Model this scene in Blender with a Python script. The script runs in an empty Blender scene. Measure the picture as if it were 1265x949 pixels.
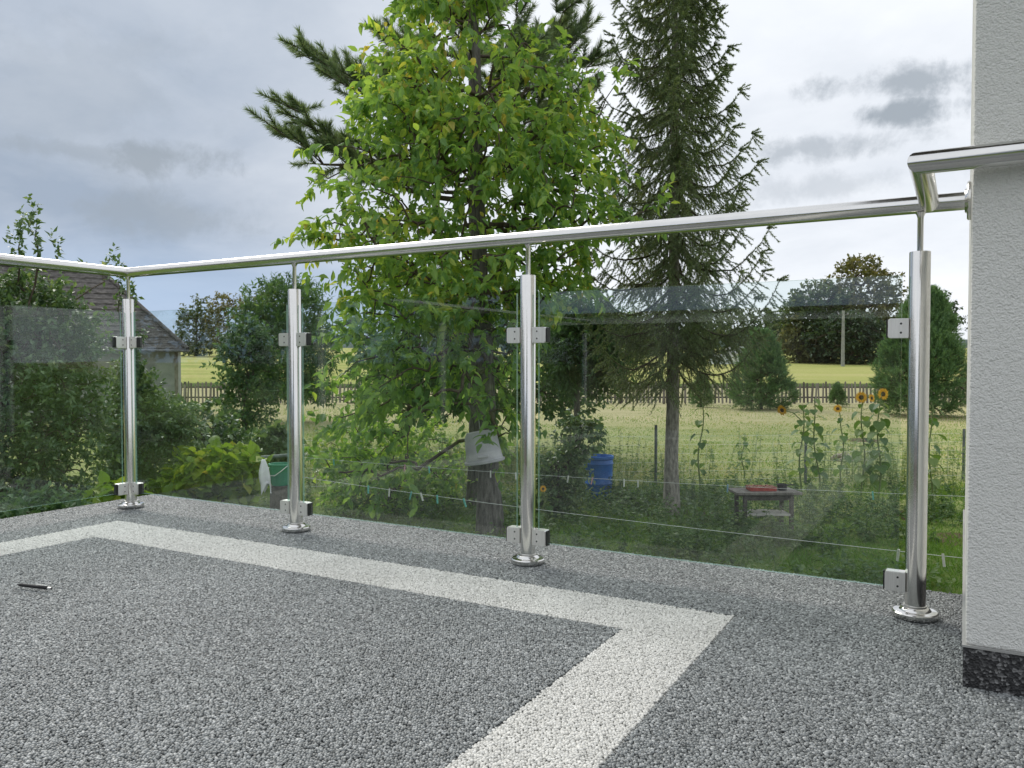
import bpy, bmesh, math, random
import numpy as np
from mathutils import Vector, Matrix, Euler

# ------------------------------------------------------------------ camera, sky, sun, exposure
FPX, CX, CY = 990.0, 632.5, 474.5          # focal length and centre of the photograph in its pixels
CAM_H = 0.6215
PITCH = math.atan((CY - 447.0) / FPX)
YAW = math.radians(29.42)
scene = bpy.context.scene
col = scene.collection
cam = bpy.data.cameras.new('camera')
cam.sensor_width = 36.0
cam.lens = FPX / 1265.0 * 36.0
cam.clip_start = 0.02
cam.clip_end = 6000
camo = bpy.data.objects.new('camera', cam)
col.objects.link(camo)
camo.location = (0, 0, CAM_H)
camo.rotation_euler = (math.radians(90) - PITCH, 0, YAW)
scene.camera = camo

FW = np.array([-math.sin(YAW) * math.cos(PITCH), math.cos(YAW) * math.cos(PITCH), -math.sin(PITCH)])
RT = np.array([math.cos(YAW), math.sin(YAW), 0.0])
UP = np.cross(RT, FW)
FH = np.array([-math.sin(YAW), math.cos(YAW), 0.0])
CAM = np.array([0, 0, CAM_H])


def ray(px, py):
    return FW + RT * (px - CX) / FPX - UP * (py - CY) / FPX


def at(px, py, d):
    return CAM + d * ray(px, py)


SUN_EL, SUN_AZ = math.radians(46), math.radians(150)      # azimuth measured from +X, anticlockwise
sun_dir = np.array([math.cos(SUN_EL) * math.cos(SUN_AZ), math.cos(SUN_EL) * math.sin(SUN_AZ), math.sin(SUN_EL)])
world = bpy.data.worlds.new('World')
scene.world = world
world.use_nodes = True


def build_world():
    nt = world.node_tree
    nt.nodes.clear()
    N = nt.nodes.new
    L = nt.links.new
    out = N('ShaderNodeOutputWorld')
    bg = N('ShaderNodeBackground')
    bg.inputs['Strength'].default_value = 0.079
    L(bg.outputs[0], out.inputs[0])
    sky = N('ShaderNodeTexSky')
    sky.sky_type = 'NISHITA'
    sky.sun_disc = False
    sky.sun_elevation = SUN_EL
    sky.sun_rotation = math.radians(90) - SUN_AZ
    sky.dust_density = 1.5
    tc = N('ShaderNodeTexCoord')
    D = tc.outputs['Generated']

    def val(op, a, b=None, c=None, clamp=False):
        m = N('ShaderNodeMath')
        m.operation = op
        m.use_clamp = clamp
        for i, v in enumerate((a, b, c)):
            if v is None:
                continue
            if isinstance(v, (int, float)):
                m.inputs[i].default_value = v
            else:
                L(v, m.inputs[i])
        return m.outputs[0]

    def dot(vec):
        m = N('ShaderNodeVectorMath')
        m.operation = 'DOT_PRODUCT'
        L(D, m.inputs[0])
        m.inputs[1].default_value = tuple(vec)
        return m.outputs['Value']

    def mix(f, a, b):
        m = N('ShaderNodeMix')
        m.data_type = 'RGBA'
        if isinstance(f, (int, float)):
            m.inputs[0].default_value = f
        else:
            L(f, m.inputs[0])
        for s, v in ((6, a), (7, b)):
            if isinstance(v, tuple):
                m.inputs[s].default_value = (*v, 1)
            else:
                L(v, m.inputs[s])
        return m.outputs[2]

    def smooth(v, lo, hi):
        m = N('ShaderNodeMapRange')
        m.interpolation_type = 'SMOOTHSTEP'
        L(v, m.inputs[0])
        m.inputs[1].default_value = lo
        m.inputs[2].default_value = hi
        return m.outputs[0]

    # project the direction on a cloud ceiling so that clouds flatten towards the horizon
    sep = N('ShaderNodeSeparateXYZ')
    L(D, sep.inputs[0])
    zz = val('ADD', val('MAXIMUM', sep.outputs[2], 0.0), 0.22)
    cmb = N('ShaderNodeCombineXYZ')
    L(val('DIVIDE', sep.outputs[0], zz), cmb.inputs[0])
    L(val('DIVIDE', sep.outputs[1], zz), cmb.inputs[1])

    def noise(scale, detail, rough, off, dist=0.0, src=None):
        mp = N('ShaderNodeMapping')
        mp.inputs['Location'].default_value = off
        L(src or cmb.outputs[0], mp.inputs[0])
        n = N('ShaderNodeTexNoise')
        n.inputs['Scale'].default_value = scale
        n.inputs['Detail'].default_value = detail
        n.inputs['Roughness'].default_value = rough
        n.inputs['Distortion'].default_value = dist
        L(mp.outputs[0], n.inputs[0])
        return n.outputs['Fac']
    n1 = noise(0.9, 6, 0.55, (3.1, 1.7, 0), 0.3)
    n2 = noise(2.6, 8, 0.6, (7.4, 2.2, 0), 0.4)
    # the cloud sheet is thinner and brighter towards one side of the sky
    heavy_dir = at(-150, 230, 1) - CAM
    heavy_dir /= np.linalg.norm(heavy_dir)
    thin = smooth(dot(heavy_dir), 1.02, 0.70)
    tone = val('ADD', val('ADD', val('MULTIPLY', thin, 0.68), 0.06), val('MULTIPLY', val('SUBTRACT', n1, 0.5), 0.9))
    tone = val('ADD', tone, val('MULTIPLY', val('SUBTRACT', n2, 0.5), 0.32), clamp=True)
    cloud = mix(tone, (3.0, 3.6, 4.5), (9.0, 9.2, 9.5))
    # small ragged darker clouds hanging below the sheet
    nr = noise(13.0, 7, 0.66, (1.3, 5.2, 0.4), 0.2, src=D)
    nr2 = noise(22.0, 4, 0.6, (4.3, 2.2, 1.4), 0.2, src=D)
    jitter = val('ADD', val('MULTIPLY', val('SUBTRACT', nr, 0.5), 5.0), val('MULTIPLY', val('SUBTRACT', nr2, 0.5), 1.6))
    total = None
    for (px, py, wx, wy, s) in ((205, 192, 50, 16, 0.8), (90, 186, 110, 9, 0.5), (205, 268, 80, 20, 0.55),
                                (1090, 142, 46, 13, 0.9), (1115, 100, 66, 15, 0.8), (1000, 182, 85, 14, 0.6),
                                (1020, 232, 100, 14, 0.35), (60, 120, 120, 60, 0.22)):
        d0 = ray(px, py)
        d0 /= np.linalg.norm(d0)
        r0 = np.cross(d0, (0, 0, 1.0))
        r0 /= np.linalg.norm(r0)
        u0 = np.cross(r0, d0)
        u = val('DIVIDE', dot(r0), wx / FPX)
        v = val('DIVIDE', dot(u0), wy / FPX)
        r = val('SQRT', val('ADD', val('MULTIPLY', u, u), val('MULTIPLY', v, v)))
        m = smooth(val('ADD', val('SUBTRACT', 1.25, r), jitter), -0.35, 1.1)
        front = val('GREATER_THAN', dot(d0), 0.5)
        m = val('MULTIPLY', val('MULTIPLY', m, front), s)
        total = m if total is None else val('MAXIMUM', total, m)
    cloud = mix(total, cloud, (2.75, 3.15, 3.6))
    # blue gaps in the sheet
    n3 = noise(0.55, 4, 0.5, (0.4, 9.1, 0), 0.2)
    low = smooth(sep.outputs[2], 0.17, 0.03)
    side = smooth(dot(np.array([-RT[0], -RT[1], 0])), -0.25, 0.5)
    gap = val('MULTIPLY', val('MULTIPLY', low, side), 0.9)
    gap = val('MAXIMUM', gap, smooth(n3, 0.66, 0.82))
    blue = mix(0.75, sky.outputs[0], (1.9, 3.5, 6.4))
    allc = mix(gap, cloud, blue)
    L(allc, bg.inputs[0])


build_world()
sun = bpy.data.lights.new('sun', 'SUN')
sun.energy = 1.5
sun.angle = math.radians(30)
sun.color = (1.0, 0.95, 0.86)
suno = bpy.data.objects.new('sun', sun)
col.objects.link(suno)
suno.rotation_euler = Vector(tuple(sun_dir)).to_track_quat('Z', 'Y').to_euler()
scene.view_settings.view_transform = 'Standard'
scene.view_settings.look = 'None'
scene.view_settings.gamma = 1.0
scene.view_settings.exposure = 0.68
scene.view_settings.use_curve_mapping = False
scene.cycles.use_denoising = True
scene.cycles.max_bounces = 10
scene.cycles.transparent_max_bounces = 24

rng = np.random.default_rng(11)
random.seed(11)


# ------------------------------------------------------------------ materials
def new_mat(name):
    m = bpy.data.materials.new(name)
    m.use_nodes = True
    nt = m.node_tree
    return m, nt, nt.nodes.get('Principled BSDF'), nt.nodes.new, nt.links.new


def ramp(nt, src, stops):
    r = nt.nodes.new('ShaderNodeValToRGB')
    el = r.color_ramp.elements
    while len(el) < len(stops):
        el.new(0.5)
    for e, (p, c) in zip(el, stops):
        e.position = p
        e.color = (*c, 1)
    nt.links.new(src, r.inputs[0])
    return r.outputs[0]


def noise_node(nt, scale, detail=4, rough=0.55, coord='Object', dist=0.0, mapscale=None):
    tc = nt.nodes.new('ShaderNodeTexCoord')
    n = nt.nodes.new('ShaderNodeTexNoise')
    n.inputs['Scale'].default_value = scale
    n.inputs['Detail'].default_value = detail
    n.inputs['Roughness'].default_value = rough
    n.inputs['Distortion'].default_value = dist
    src = tc.outputs[coord]
    if mapscale:
        mp = nt.nodes.new('ShaderNodeMapping')
        mp.inputs['Scale'].default_value = mapscale
        nt.links.new(src, mp.inputs[0])
        src = mp.outputs[0]
    nt.links.new(src, n.inputs[0])
    return n.outputs['Fac']


def add_bump(nt, p, src, strength, distance):
    b = nt.nodes.new('ShaderNodeBump')
    b.inputs['Strength'].default_value = strength
    b.inputs['Distance'].default_value = distance
    nt.links.new(src, b.inputs['Height'])
    nt.links.new(b.outputs[0], p.inputs['Normal'])


def mat_mottled(name, c1, c2, scale, rough=0.8, metal=0.0, bump=0.3, dist=0.01, mapscale=None, lo=0.35, hi=0.65):
    m, nt, p, N, L = new_mat(name)
    n = noise_node(nt, scale, 5, 0.6, mapscale=mapscale)
    L(ramp(nt, n, [(lo, c1), (hi, c2)]), p.inputs['Base Color'])
    p.inputs['Roughness'].default_value = rough
    p.inputs['Metallic'].default_value = metal
    if bump:
        add_bump(nt, p, n, bump, dist)
    return m


def mat_leaf(name, stops, trans=0.35, rough=0.45, spec=0.35):
    m, nt, p, N, L = new_mat(name)
    a = N('ShaderNodeAttribute')
    a.attribute_name = 'tint'
    c = ramp(nt, a.outputs['Fac'], stops)
    L(c, p.inputs['Base Color'])
    p.inputs['Roughness'].default_value = rough
    p.inputs['Specular IOR Level'].default_value = spec
    if trans > 0:
        t = N('ShaderNodeBsdfTranslucent')
        mul = N('ShaderNodeMix')
        mul.data_type = 'RGBA'
        mul.blend_type = 'MULTIPLY'
        mul.inputs[0].default_value = 1
        L(c, mul.inputs[6])
        mul.inputs[7].default_value = (1.6, 1.5, 0.7, 1)
        L(mul.outputs[2], t.inputs[0])
        mx = N('ShaderNodeMixShader')
        mx.inputs[0].default_value = trans
        L(p.outputs[0], mx.inputs[1])
        L(t.outputs[0], mx.inputs[2])
        L(mx.outputs[0], nt.nodes['Material Output'].inputs[0])
    return m


def mat_leaf_object(name, stops, trans=0.35):
    """same leaf, tint from the object's own random number"""
    m = mat_leaf(name, stops, trans)
    nt = m.node_tree
    oi = nt.nodes.new('ShaderNodeObjectInfo')
    for n in nt.nodes:
        if n.type == 'VALTORGB':
            nt.links.new(oi.outputs['Random'], n.inputs[0])
    return m


def mat_steel():
    m, nt, p, N, L = new_mat('polished_steel')
    p.inputs['Metallic'].default_value = 1.0
    n = noise_node(nt, 9, 4, 0.6)
    L(ramp(nt, n, [(0.3, (0.68, 0.67, 0.65)), (0.7, (0.76, 0.75, 0.73))]), p.inputs['Base Color'])
    mr = N('ShaderNodeMapRange')
    L(n, mr.inputs[0])
    mr.inputs[1].default_value = 0.3
    mr.inputs[2].default_value = 0.75
    mr.inputs[3].default_value = 0.11
    mr.inputs[4].default_value = 0.21
    L(mr.outputs[0], p.inputs['Roughness'])
    fine = noise_node(nt, 40, 2, 0.5)
    add_bump(nt, p, fine, 0.04, 0.002)
    return m


def mat_satin():
    m, nt, p, N, L = new_mat('satin_steel')
    p.inputs['Metallic'].default_value = 1.0
    n = noise_node(nt, 300, 3, 0.6, mapscale=(1, 1, 0.05))
    L(ramp(nt, n, [(0.3, (0.74, 0.73, 0.71)), (0.7, (0.86, 0.85, 0.83))]), p.inputs['Base Color'])
    p.inputs['Roughness'].default_value = 0.42
    return m


def mat_glass():
    m, nt, p, N, L = new_mat('safety_glass')
    nt.nodes.remove(p)
    fr = N('ShaderNodeFresnel')
    geo = N('ShaderNodeNewGeometry')
    mr = N('ShaderNodeMapRange')
    L(geo.outputs['Backfacing'], mr.inputs[0])
    mr.inputs[3].default_value = 1.5
    mr.inputs[4].default_value = 1.0 / 1.5
    L(mr.outputs[0], fr.inputs[0])
    t = N('ShaderNodeBsdfTransparent')
    t.inputs[0].default_value = (0.92, 0.955, 0.945, 1)
    g = N('ShaderNodeBsdfGlossy')
    g.inputs['Roughness'].default_value = 0.0
    g.inputs[0].default_value = (1, 1, 1, 1)
    mx = N('ShaderNodeMixShader')
    L(fr.outputs[0], mx.inputs[0])
    L(t.outputs[0], mx.inputs[1])
    L(g.outputs[0], mx.inputs[2])
    dust = N('ShaderNodeBsdfDiffuse')
    dust.inputs[0].default_value = (0.7, 0.7, 0.68, 1)
    sm = noise_node(nt, 3.5, 6, 0.65, dist=1.2)
    sp = noise_node(nt, 160, 2, 0.5)
    r1 = N('ShaderNodeMapRange')
    L(sm, r1.inputs[0])
    r1.inputs[1].default_value, r1.inputs[2].default_value, r1.inputs[3].default_value, r1.inputs[4].default_value = 0.5, 0.8, 0.0, 0.03
    r2 = N('ShaderNodeMapRange')
    L(sp, r2.inputs[0])
    r2.inputs[1].default_value, r2.inputs[2].default_value, r2.inputs[3].default_value, r2.inputs[4].default_value = 0.72, 0.78, 0.0, 0.06
    ad = N('ShaderNodeMath')
    L(r1.outputs[0], ad.inputs[0])
    L(r2.outputs[0], ad.inputs[1])
    m2 = N('ShaderNodeMixShader')
    L(ad.outputs[0], m2.inputs[0])
    L(mx.outputs[0], m2.inputs[1])
    L(dust.outputs[0], m2.inputs[2])
    L(m2.outputs[0], nt.nodes['Material Output'].inputs[0])
    return m


def mat_glass_edge():
    m, nt, p, N, L = new_mat('glass_edge')
    p.inputs['Base Color'].default_value = (0.32, 0.5, 0.44, 1)
    p.inputs['Roughness'].default_value = 0.15
    t = N('ShaderNodeBsdfTransparent')
    t.inputs[0].default_value = (0.6, 0.82, 0.74, 1)
    mx = N('ShaderNodeMixShader')
    mx.inputs[0].default_value = 0.45
    L(p.outputs[0], mx.inputs[1])
    L(t.outputs[0], mx.inputs[2])
    L(mx.outputs[0], nt.nodes['Material Output'].inputs[0])
    return m


def mat_pebble(name, stops, rough):
    m, nt, p, N, L = new_mat(name)
    oi = N('ShaderNodeObjectInfo')
    n = N('ShaderNodeTexNoise')
    n.inputs['Scale'].default_value = 2.3
    n.inputs['Detail'].default_value = 5
    n.inputs['Roughness'].default_value = 0.65
    L(oi.outputs['Location'], n.inputs[0])
    mr = N('ShaderNodeMapRange')
    L(n.outputs['Fac'], mr.inputs[0])
    mr.inputs[1].default_value = 0.3
    mr.inputs[2].default_value = 0.7
    mr.inputs[3].default_value = 0.84
    mr.inputs[4].default_value = 1.1
    mx = N('ShaderNodeVectorMath')
    mx.operation = 'SCALE'
    L(ramp(nt, oi.outputs['Random'], stops), mx.inputs[0])
    L(mr.outputs[0], mx.inputs['Scale'])
    L(mx.outputs[0], p.inputs['Base Color'])
    p.inputs['Roughness'].default_value = rough
    p.inputs['Specular IOR Level'].default_value = 0.5
    return m


def mat_gravel_base(name, stops, scale=125):
    m, nt, p, N, L = new_mat(name)
    tc = N('ShaderNodeTexCoord')
    v = N('ShaderNodeTexVoronoi')
    v.inputs['Scale'].default_value = scale
    L(tc.outputs['Object'], v.inputs[0])
    sp = N('ShaderNodeSeparateColor')
    L(v.outputs['Color'], sp.inputs[0])
    L(ramp(nt, sp.outputs[0], stops), p.inputs['Base Color'])
    p.inputs['Roughness'].default_value = 0.6
    add_bump(nt, p, v.outputs['Distance'], 0.6, 0.004)
    return m


def mat_stucco():
    m, nt, p, N, L = new_mat('white_render')
    n = noise_node(nt, 3, 4, 0.6)
    L(ramp(nt, n, [(0.25, (0.72, 0.72, 0.69)), (0.75, (0.79, 0.79, 0.76))]), p.inputs['Base Color'])
    p.inputs['Roughness'].default_value = 0.9
    a = noise_node(nt, 260, 3, 0.55, dist=0.4)
    b = noise_node(nt, 130, 2, 0.5)
    ad = N('ShaderNodeMath')
    ad.operation = 'ADD'
    L(a, ad.inputs[0])
    L(b, ad.inputs[1])
    add_bump(nt, p, ad.outputs[0], 0.95, 0.0045)
    return m


STEEL = mat_steel()
SATIN = mat_satin()
GLASS = mat_glass()
GEDGE = mat_glass_edge()
RUBBER = mat_mottled('black_rubber', (0.012, 0.012, 0.012), (0.02, 0.02, 0.02), 40, 0.6, bump=0)
BARK = mat_mottled('bark', (0.06, 0.054, 0.05), (0.2, 0.185, 0.17), 9, 0.95, bump=0.9, dist=0.03, mapscale=(3, 3, 0.6))
BARK_GREY = mat_mottled('grey_bark', (0.14, 0.125, 0.11), (0.36, 0.33, 0.29), 11, 0.95, bump=0.9, dist=0.02, mapscale=(2.5, 2.5, 0.8))
TWIG = mat_mottled('twig_bark', (0.06, 0.045, 0.032), (0.13, 0.1, 0.075), 20, 0.9, bump=0)
WOOD_OLD = mat_mottled('weathered_wood', (0.11, 0.095, 0.085), (0.26, 0.235, 0.215), 14, 0.9, bump=0.5, dist=0.006, mapscale=(1, 1, 0.25))
WOOD_DARK = mat_mottled('dark_weathered_wood', (0.05, 0.044, 0.04), (0.13, 0.115, 0.105), 14, 0.9, bump=0.4, dist=0.006)


# ------------------------------------------------------------------ mesh helpers
def link(name, me, mat=None, parent=None):
    o = bpy.data.objects.new(name, me)
    col.objects.link(o)
    if mat is not None and me is not None:
        for mm in (mat if isinstance(mat, (list, tuple)) else [mat]):
            me.materials.append(mm)
    if parent:
        o.parent = parent
    return o


def from_arrays(name, V, F, mat=None, parent=None, tint=None, smooth=False, mi=None):
    """V (n,3), F (m,k) -> object"""
    V = np.asarray(V, dtype=np.float32)
    F = np.asarray(F, dtype=np.int32)
    me = bpy.data.meshes.new(name)
    k = F.shape[1]
    me.vertices.add(len(V))
    me.vertices.foreach_set('co', V.ravel())
    me.loops.add(F.size)
    me.loops.foreach_set('vertex_index', F.ravel())
    me.polygons.add(len(F))
    me.polygons.foreach_set('loop_start', np.arange(len(F), dtype=np.int32) * k)
    me.polygons.foreach_set('loop_total', np.full(len(F), k, dtype=np.int32))
    if mi is not None:
        me.polygons.foreach_set('material_index', np.asarray(mi, dtype=np.int32))
    me.polygons.foreach_set('use_smooth', np.full(len(F), bool(smooth)))
    me.update(calc_edges=True)
    if tint is not None:
        a = me.attributes.new('tint', 'FLOAT', 'POINT')
        a.data.foreach_set('value', np.asarray(tint, dtype=np.float32))
    return link(name, me, mat, parent)


def empty(name, loc, rz=0.0):
    o = bpy.data.objects.new(name, None)
    col.objects.link(o)
    o.location = tuple(loc)
    o.rotation_euler = (0, 0, rz)
    o.empty_display_size = 0.1
    return o


def tag(o, label=None, cat=None, group=None, kind=None):
    for k, v in (('label', label), ('category', cat), ('group', group), ('kind', kind)):
        if v:
            o[k] = v
    return o


def boxes(blist):
    """list of (x0,y0,z0,x1,y1,z1) -> V, F (quads)"""
    V, F = [], []
    for (x0, y0, z0, x1, y1, z1) in blist:
        b = len(V)
        V += [(x0, y0, z0), (x1, y0, z0), (x1, y1, z0), (x0, y1, z0), (x0, y0, z1), (x1, y0, z1), (x1, y1, z1), (x0, y1, z1)]
        F += [(b, b + 3, b + 2, b + 1), (b + 4, b + 5, b + 6, b + 7), (b, b + 1, b + 5, b + 4), (b + 1, b + 2, b + 6, b + 5),
              (b + 2, b + 3, b + 7, b + 6), (b + 3, b, b + 4, b + 7)]
    return V, F


def box_obj(name, b, mat, parent=None, bevel=0.0, seg=2):
    V, F = boxes([b])
    o = from_arrays(name, V, F, mat, parent)
    if bevel:
        m = o.modifiers.new('bevel', 'BEVEL')
        m.width = bevel
        m.segments = seg
        m.limit_method = 'ANGLE'
    return o


def lathe(name, prof, mat, parent=None, n=36, loc=(0, 0, 0), smooth=True, cap=True):
    """prof: list of (r, z)"""
    bm = bmesh.new()
    rings = []
    for r, z in prof:
        rings.append([bm.verts.new((loc[0] + r * math.cos(2 * math.pi * i / n), loc[1] + r * math.sin(2 * math.pi * i / n), loc[2] + z)) for i in range(n)])
    for a, b in zip(rings, rings[1:]):
        for i in range(n):
            f = bm.faces.new((a[i], a[(i + 1) % n], b[(i + 1) % n], b[i]))
            f.smooth = smooth
    if cap:
        bm.faces.new(rings[-1])
        bm.faces.new(rings[0][::-1])
    me = bpy.data.meshes.new(name)
    bm.to_mesh(me)
    bm.free()
    o = link(name, me, mat, parent)
    if smooth:
        edge_split(o)
    return o


def edge_split(o, deg=35):
    m = o.modifiers.new('edge_split', 'EDGE_SPLIT')
    m.split_angle = math.radians(deg)


def sweep(name, pts, r, mat, parent=None, n=28, cap=True):
    """round tube along a polyline with mitred corners"""
    P = [Vector(p) for p in pts]
    bm = bmesh.new()
    rings = []
    for i, p in enumerate(P):
        d0 = (P[i] - P[i - 1]).normalized() if i else None
        d1 = (P[i + 1] - P[i]).normalized() if i < len(P) - 1 else None
        if d0 is None:
            t, nrm = d1, d1
        elif d1 is None:
            t, nrm = d0, d0
        else:
            t, nrm = d0, (d0 + d1).normalized()
        ref = Vector((0, 0, 1)) if abs(t.z) < 0.9 else Vector((1, 0, 0))
        a = t.cross(ref).normalized()
        b = a.cross(t).normalized()
        ring = []
        for k in range(n):
            th = 2 * math.pi * k / n
            q = a * math.cos(th) * r + b * math.sin(th) * r
            q = q - t * (q.dot(nrm) / t.dot(nrm))      # slide along the tube on to the mitre plane
            ring.append(bm.verts.new(p + q))
        rings.append(ring)
    for A, B in zip(rings, rings[1:]):
        for k in range(n):
            f = bm.faces.new((A[k], A[(k + 1) % n], B[(k + 1) % n], B[k]))
            f.smooth = True
    if cap:
        bm.faces.new(rings[0][::-1])
        bm.faces.new(rings[-1])
    me = bpy.data.meshes.new(name)
    bm.normal_update()
    bm.to_mesh(me)
    bm.free()
    o = link(name, me, mat, parent)
    edge_split(o, 30)
    return o


def norm(a):
    return a / np.maximum(np.linalg.norm(a, axis=-1, keepdims=True), 1e-9)


def tubes(A, B, ra, rb, n=5):
    A, B = np.asarray(A, float), np.asarray(B, float)
    ra, rb = np.asarray(ra, float), np.asarray(rb, float)
    t = norm(B - A)
    ref = np.where(np.abs(t[:, 2:3]) < 0.9, np.array([[0, 0, 1.0]]), np.array([[1.0, 0, 0]]))
    u = norm(np.cross(t, ref))
    v = np.cross(t, u)
    th = np.arange(n) * 2 * math.pi / n
    c, s = np.cos(th)[None, :, None], np.sin(th)[None, :, None]
    off = u[:, None, :] * c + v[:, None, :] * s
    VA = A[:, None, :] + off * ra[:, None, None]
    VB = B[:, None, :] + off * rb[:, None, None]
    V = np.concatenate([VA, VB], axis=1).reshape(-1, 3)
    base = (np.arange(len(A)) * 2 * n)[:, None, None]
    i = np.arange(n)
    quad = np.stack([i, (i + 1) % n, n + (i + 1) % n, n + i], axis=1)[None]
    return V, (base + quad).reshape(-1, 4)


# leaf templates: (along, across, normal) and faces
LEAF5 = (np.array([(0, 0, 0), (.42, .5, .06), (1, 0, -.16), (.42, -.5, .06), (.45, 0, -.03)]),
         np.array([(0, 3, 4), (3, 2, 4), (2, 1, 4), (1, 0, 4)]))
LEAF9 = (np.array([(0, 0, 0), (.14, .3, .04), (.42, .5, .06), (.75, .3, -.03), (1, 0, -.2), (.75, -.3, -.03), (.42, -.5, .06), (.14, -.3, .04), (.45, 0, -.03), (.75, 0, -.08)]),
         np.array([(0, 7, 8), (7, 6, 8), (6, 5, 8), (5, 9, 8), (5, 4, 9), (4, 3, 9), (3, 8, 9), (3, 2, 8), (2, 1, 8), (1, 0, 8)]))
HEART = (np.array([(0, 0, 0), (-.12, .25, .03), (.05, .48, .06), (.35, .52, .03), (.7, .3, -.08), (1, 0, -.3), (.7, -.3, -.08), (.35, -.52, .03), (.05, -.48, .06), (-.12, -.25, .03), (.35, 0, -.05), (.7, 0, -.13)]),
         np.array([(0, 9, 10), (9, 8, 10), (8, 7, 10), (7, 6, 10), (6, 11, 10), (6, 5, 11), (5, 4, 11), (4, 10, 11), (4, 3, 10), (3, 2, 10), (2, 1, 10), (1, 0, 10)]))
NEEDLE = (np.array([(0, .5, 0), (0, -.5, 0), (1, 0, 0)]), np.array([(0, 1, 2)]))
BLADE = (np.array([(0, .5, 0), (0, -.5, 0), (.6, -.33, -.08), (.6, .33, -.08), (1, 0, -.3)]), np.array([(0, 1, 2), (0, 2, 3), (3, 2, 4)]))


def leaf_arrays(P, D, Nn, Ln, Wd, tpl):
    T, F = tpl
    D = norm(D)
    S = norm(np.cross(Nn, D))
    Nn = np.cross(D, S)
    V = (P[:, None, :] + T[None, :, 0:1] * (Ln[:, None, None] * D[:, None, :]) + T[None, :, 1:2] * (Wd[:, None, None] * S[:, None, :])
         + T[None, :, 2:3] * (Ln[:, None, None] * Nn[:, None, :]))
    k = len(T)
    FF = (np.arange(len(P)) * k)[:, None, None] + F[None]
    return V.reshape(-1, 3), FF.reshape(-1, F.shape[1])


def leaf_mesh(name, P, D, Nn, Ln, Wd, tpl, mat, parent=None, tint=None, smooth=False):
    V, F = leaf_arrays(P, D, Nn, Ln, Wd, tpl)
    if tint is None:
        tint = rng.random(len(P))
    return from_arrays(name, V, F, mat, parent, np.repeat(tint, len(tpl[0])), smooth)


def rand_dirs(n):
    return norm(rng.normal(size=(n, 3)))


def clump(P, s, seed=0):
    """cheap smooth 3-D noise in about -1..1"""
    q = P * s
    a = np.sin(q[:, 0] * 1.7 + seed) * np.cos(q[:, 1] * 1.3 + 2 * seed) + np.sin(q[:, 2] * 1.9 + q[:, 0] * .7 + seed * 1.3)
    b = np.sin(q[:, 0] * 3.1 - q[:, 2] * 2.3 + seed) * np.sin(q[:, 1] * 2.7 + q[:, 2] * 1.1 + seed)
    return (a + b) / 2.6


def profile_targets(prof, d, n, depth=0.8, shell=0.55, seed=0, cut=-0.35, s=1.1):
    """prof rows (py, px_left, px_right) at distance d -> points of the crown in the world"""
    pr = np.array(prof, float)
    res = np.zeros((0, 3))
    out = []
    while len(res) < n:
        m = n * 2
        py = rng.uniform(pr[0, 0], pr[-1, 0], m)
        l = np.interp(py, pr[:, 0], pr[:, 1])
        r = np.interp(py, pr[:, 0], pr[:, 2])
        keep = rng.random(m) < (r - l) / np.max(pr[:, 2] - pr[:, 1])
        py, l, r = py[keep], l[keep], r[keep]
        ang = rng.uniform(0, 2 * math.pi, len(py))
        rad = rng.random(len(py)) ** shell
        u = rad * np.cos(ang)
        v = rad * np.sin(ang)
        px = (l + r) / 2 + u * (r - l) / 2
        half = (r - l) / 2 * d / FPX
        Pw = CAM + d * (FW[None] + RT[None] * ((px - CX) / FPX)[:, None] - UP[None] * ((py - CY) / FPX)[:, None]) + FH[None] * (v * half * depth)[:, None]
        Pw = Pw[clump(Pw, s, seed) > cut]
        res = np.concatenate([res, Pw])
    return res[:n]


def skeleton(trunk, targets, r_tip, expo=0.42, sag=0.08, r_max=9):
    """join every target to the nearest node nearer to the trunk; returns edges with radii"""
    trunk = np.asarray(trunk, float)
    nodes = [t for t in trunk]
    par = [-1] + list(range(len(trunk) - 1))
    dist = [0.0] * len(trunk)
    tx = targets
    # distance from the trunk polyline
    dd = np.min(np.linalg.norm(tx[:, None, :] - trunk[None], axis=2), axis=1)
    order = np.argsort(dd)
    NA = np.zeros((len(trunk) + 2 * len(tx), 3))
    NA[:len(trunk)] = trunk
    DA = np.zeros(len(NA))
    cnt = len(trunk)
    for i in order:
        p = tx[i]
        e = p[None] - NA[:cnt]
        L = np.linalg.norm(e, axis=1)
        cost = L + 0.25 * DA[:cnt] + np.where(e[:, 2] < -0.2, 0.5 * np.abs(e[:, 2]), 0)
        cost = np.where(np.arange(cnt) == 0, cost + 3, cost)
        j = int(np.argmin(cost))
        mid = (NA[j] + p) / 2 + np.array([0, 0, sag * L[j]]) + rng.normal(size=3) * 0.05 * L[j]
        NA[cnt] = mid
        DA[cnt] = DA[j] + L[j] / 2
        par.append(j)
        NA[cnt + 1] = p
        DA[cnt + 1] = DA[j] + L[j]
        par.append(cnt)
        cnt += 2
    par = np.array(par)
    w = np.zeros(cnt)
    w[len(trunk):] += 0.5
    for i in range(cnt - 1, 0, -1):
        if par[i] >= 0:
            w[par[i]] += w[i]
    rad = np.minimum(r_tip * np.maximum(w, 0.5) ** expo, r_max)
    idx = np.arange(len(trunk), cnt)
    A, B = NA[par[idx]], NA[idx]
    rb = rad[idx]
    ra = np.minimum(rad[par[idx]], rb * 1.7)
    tips = NA[len(trunk) + 1:cnt:2]
    tdir = norm(tips - NA[len(trunk):cnt:2])
    return A, B, ra, rb, tips, tdir


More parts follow.
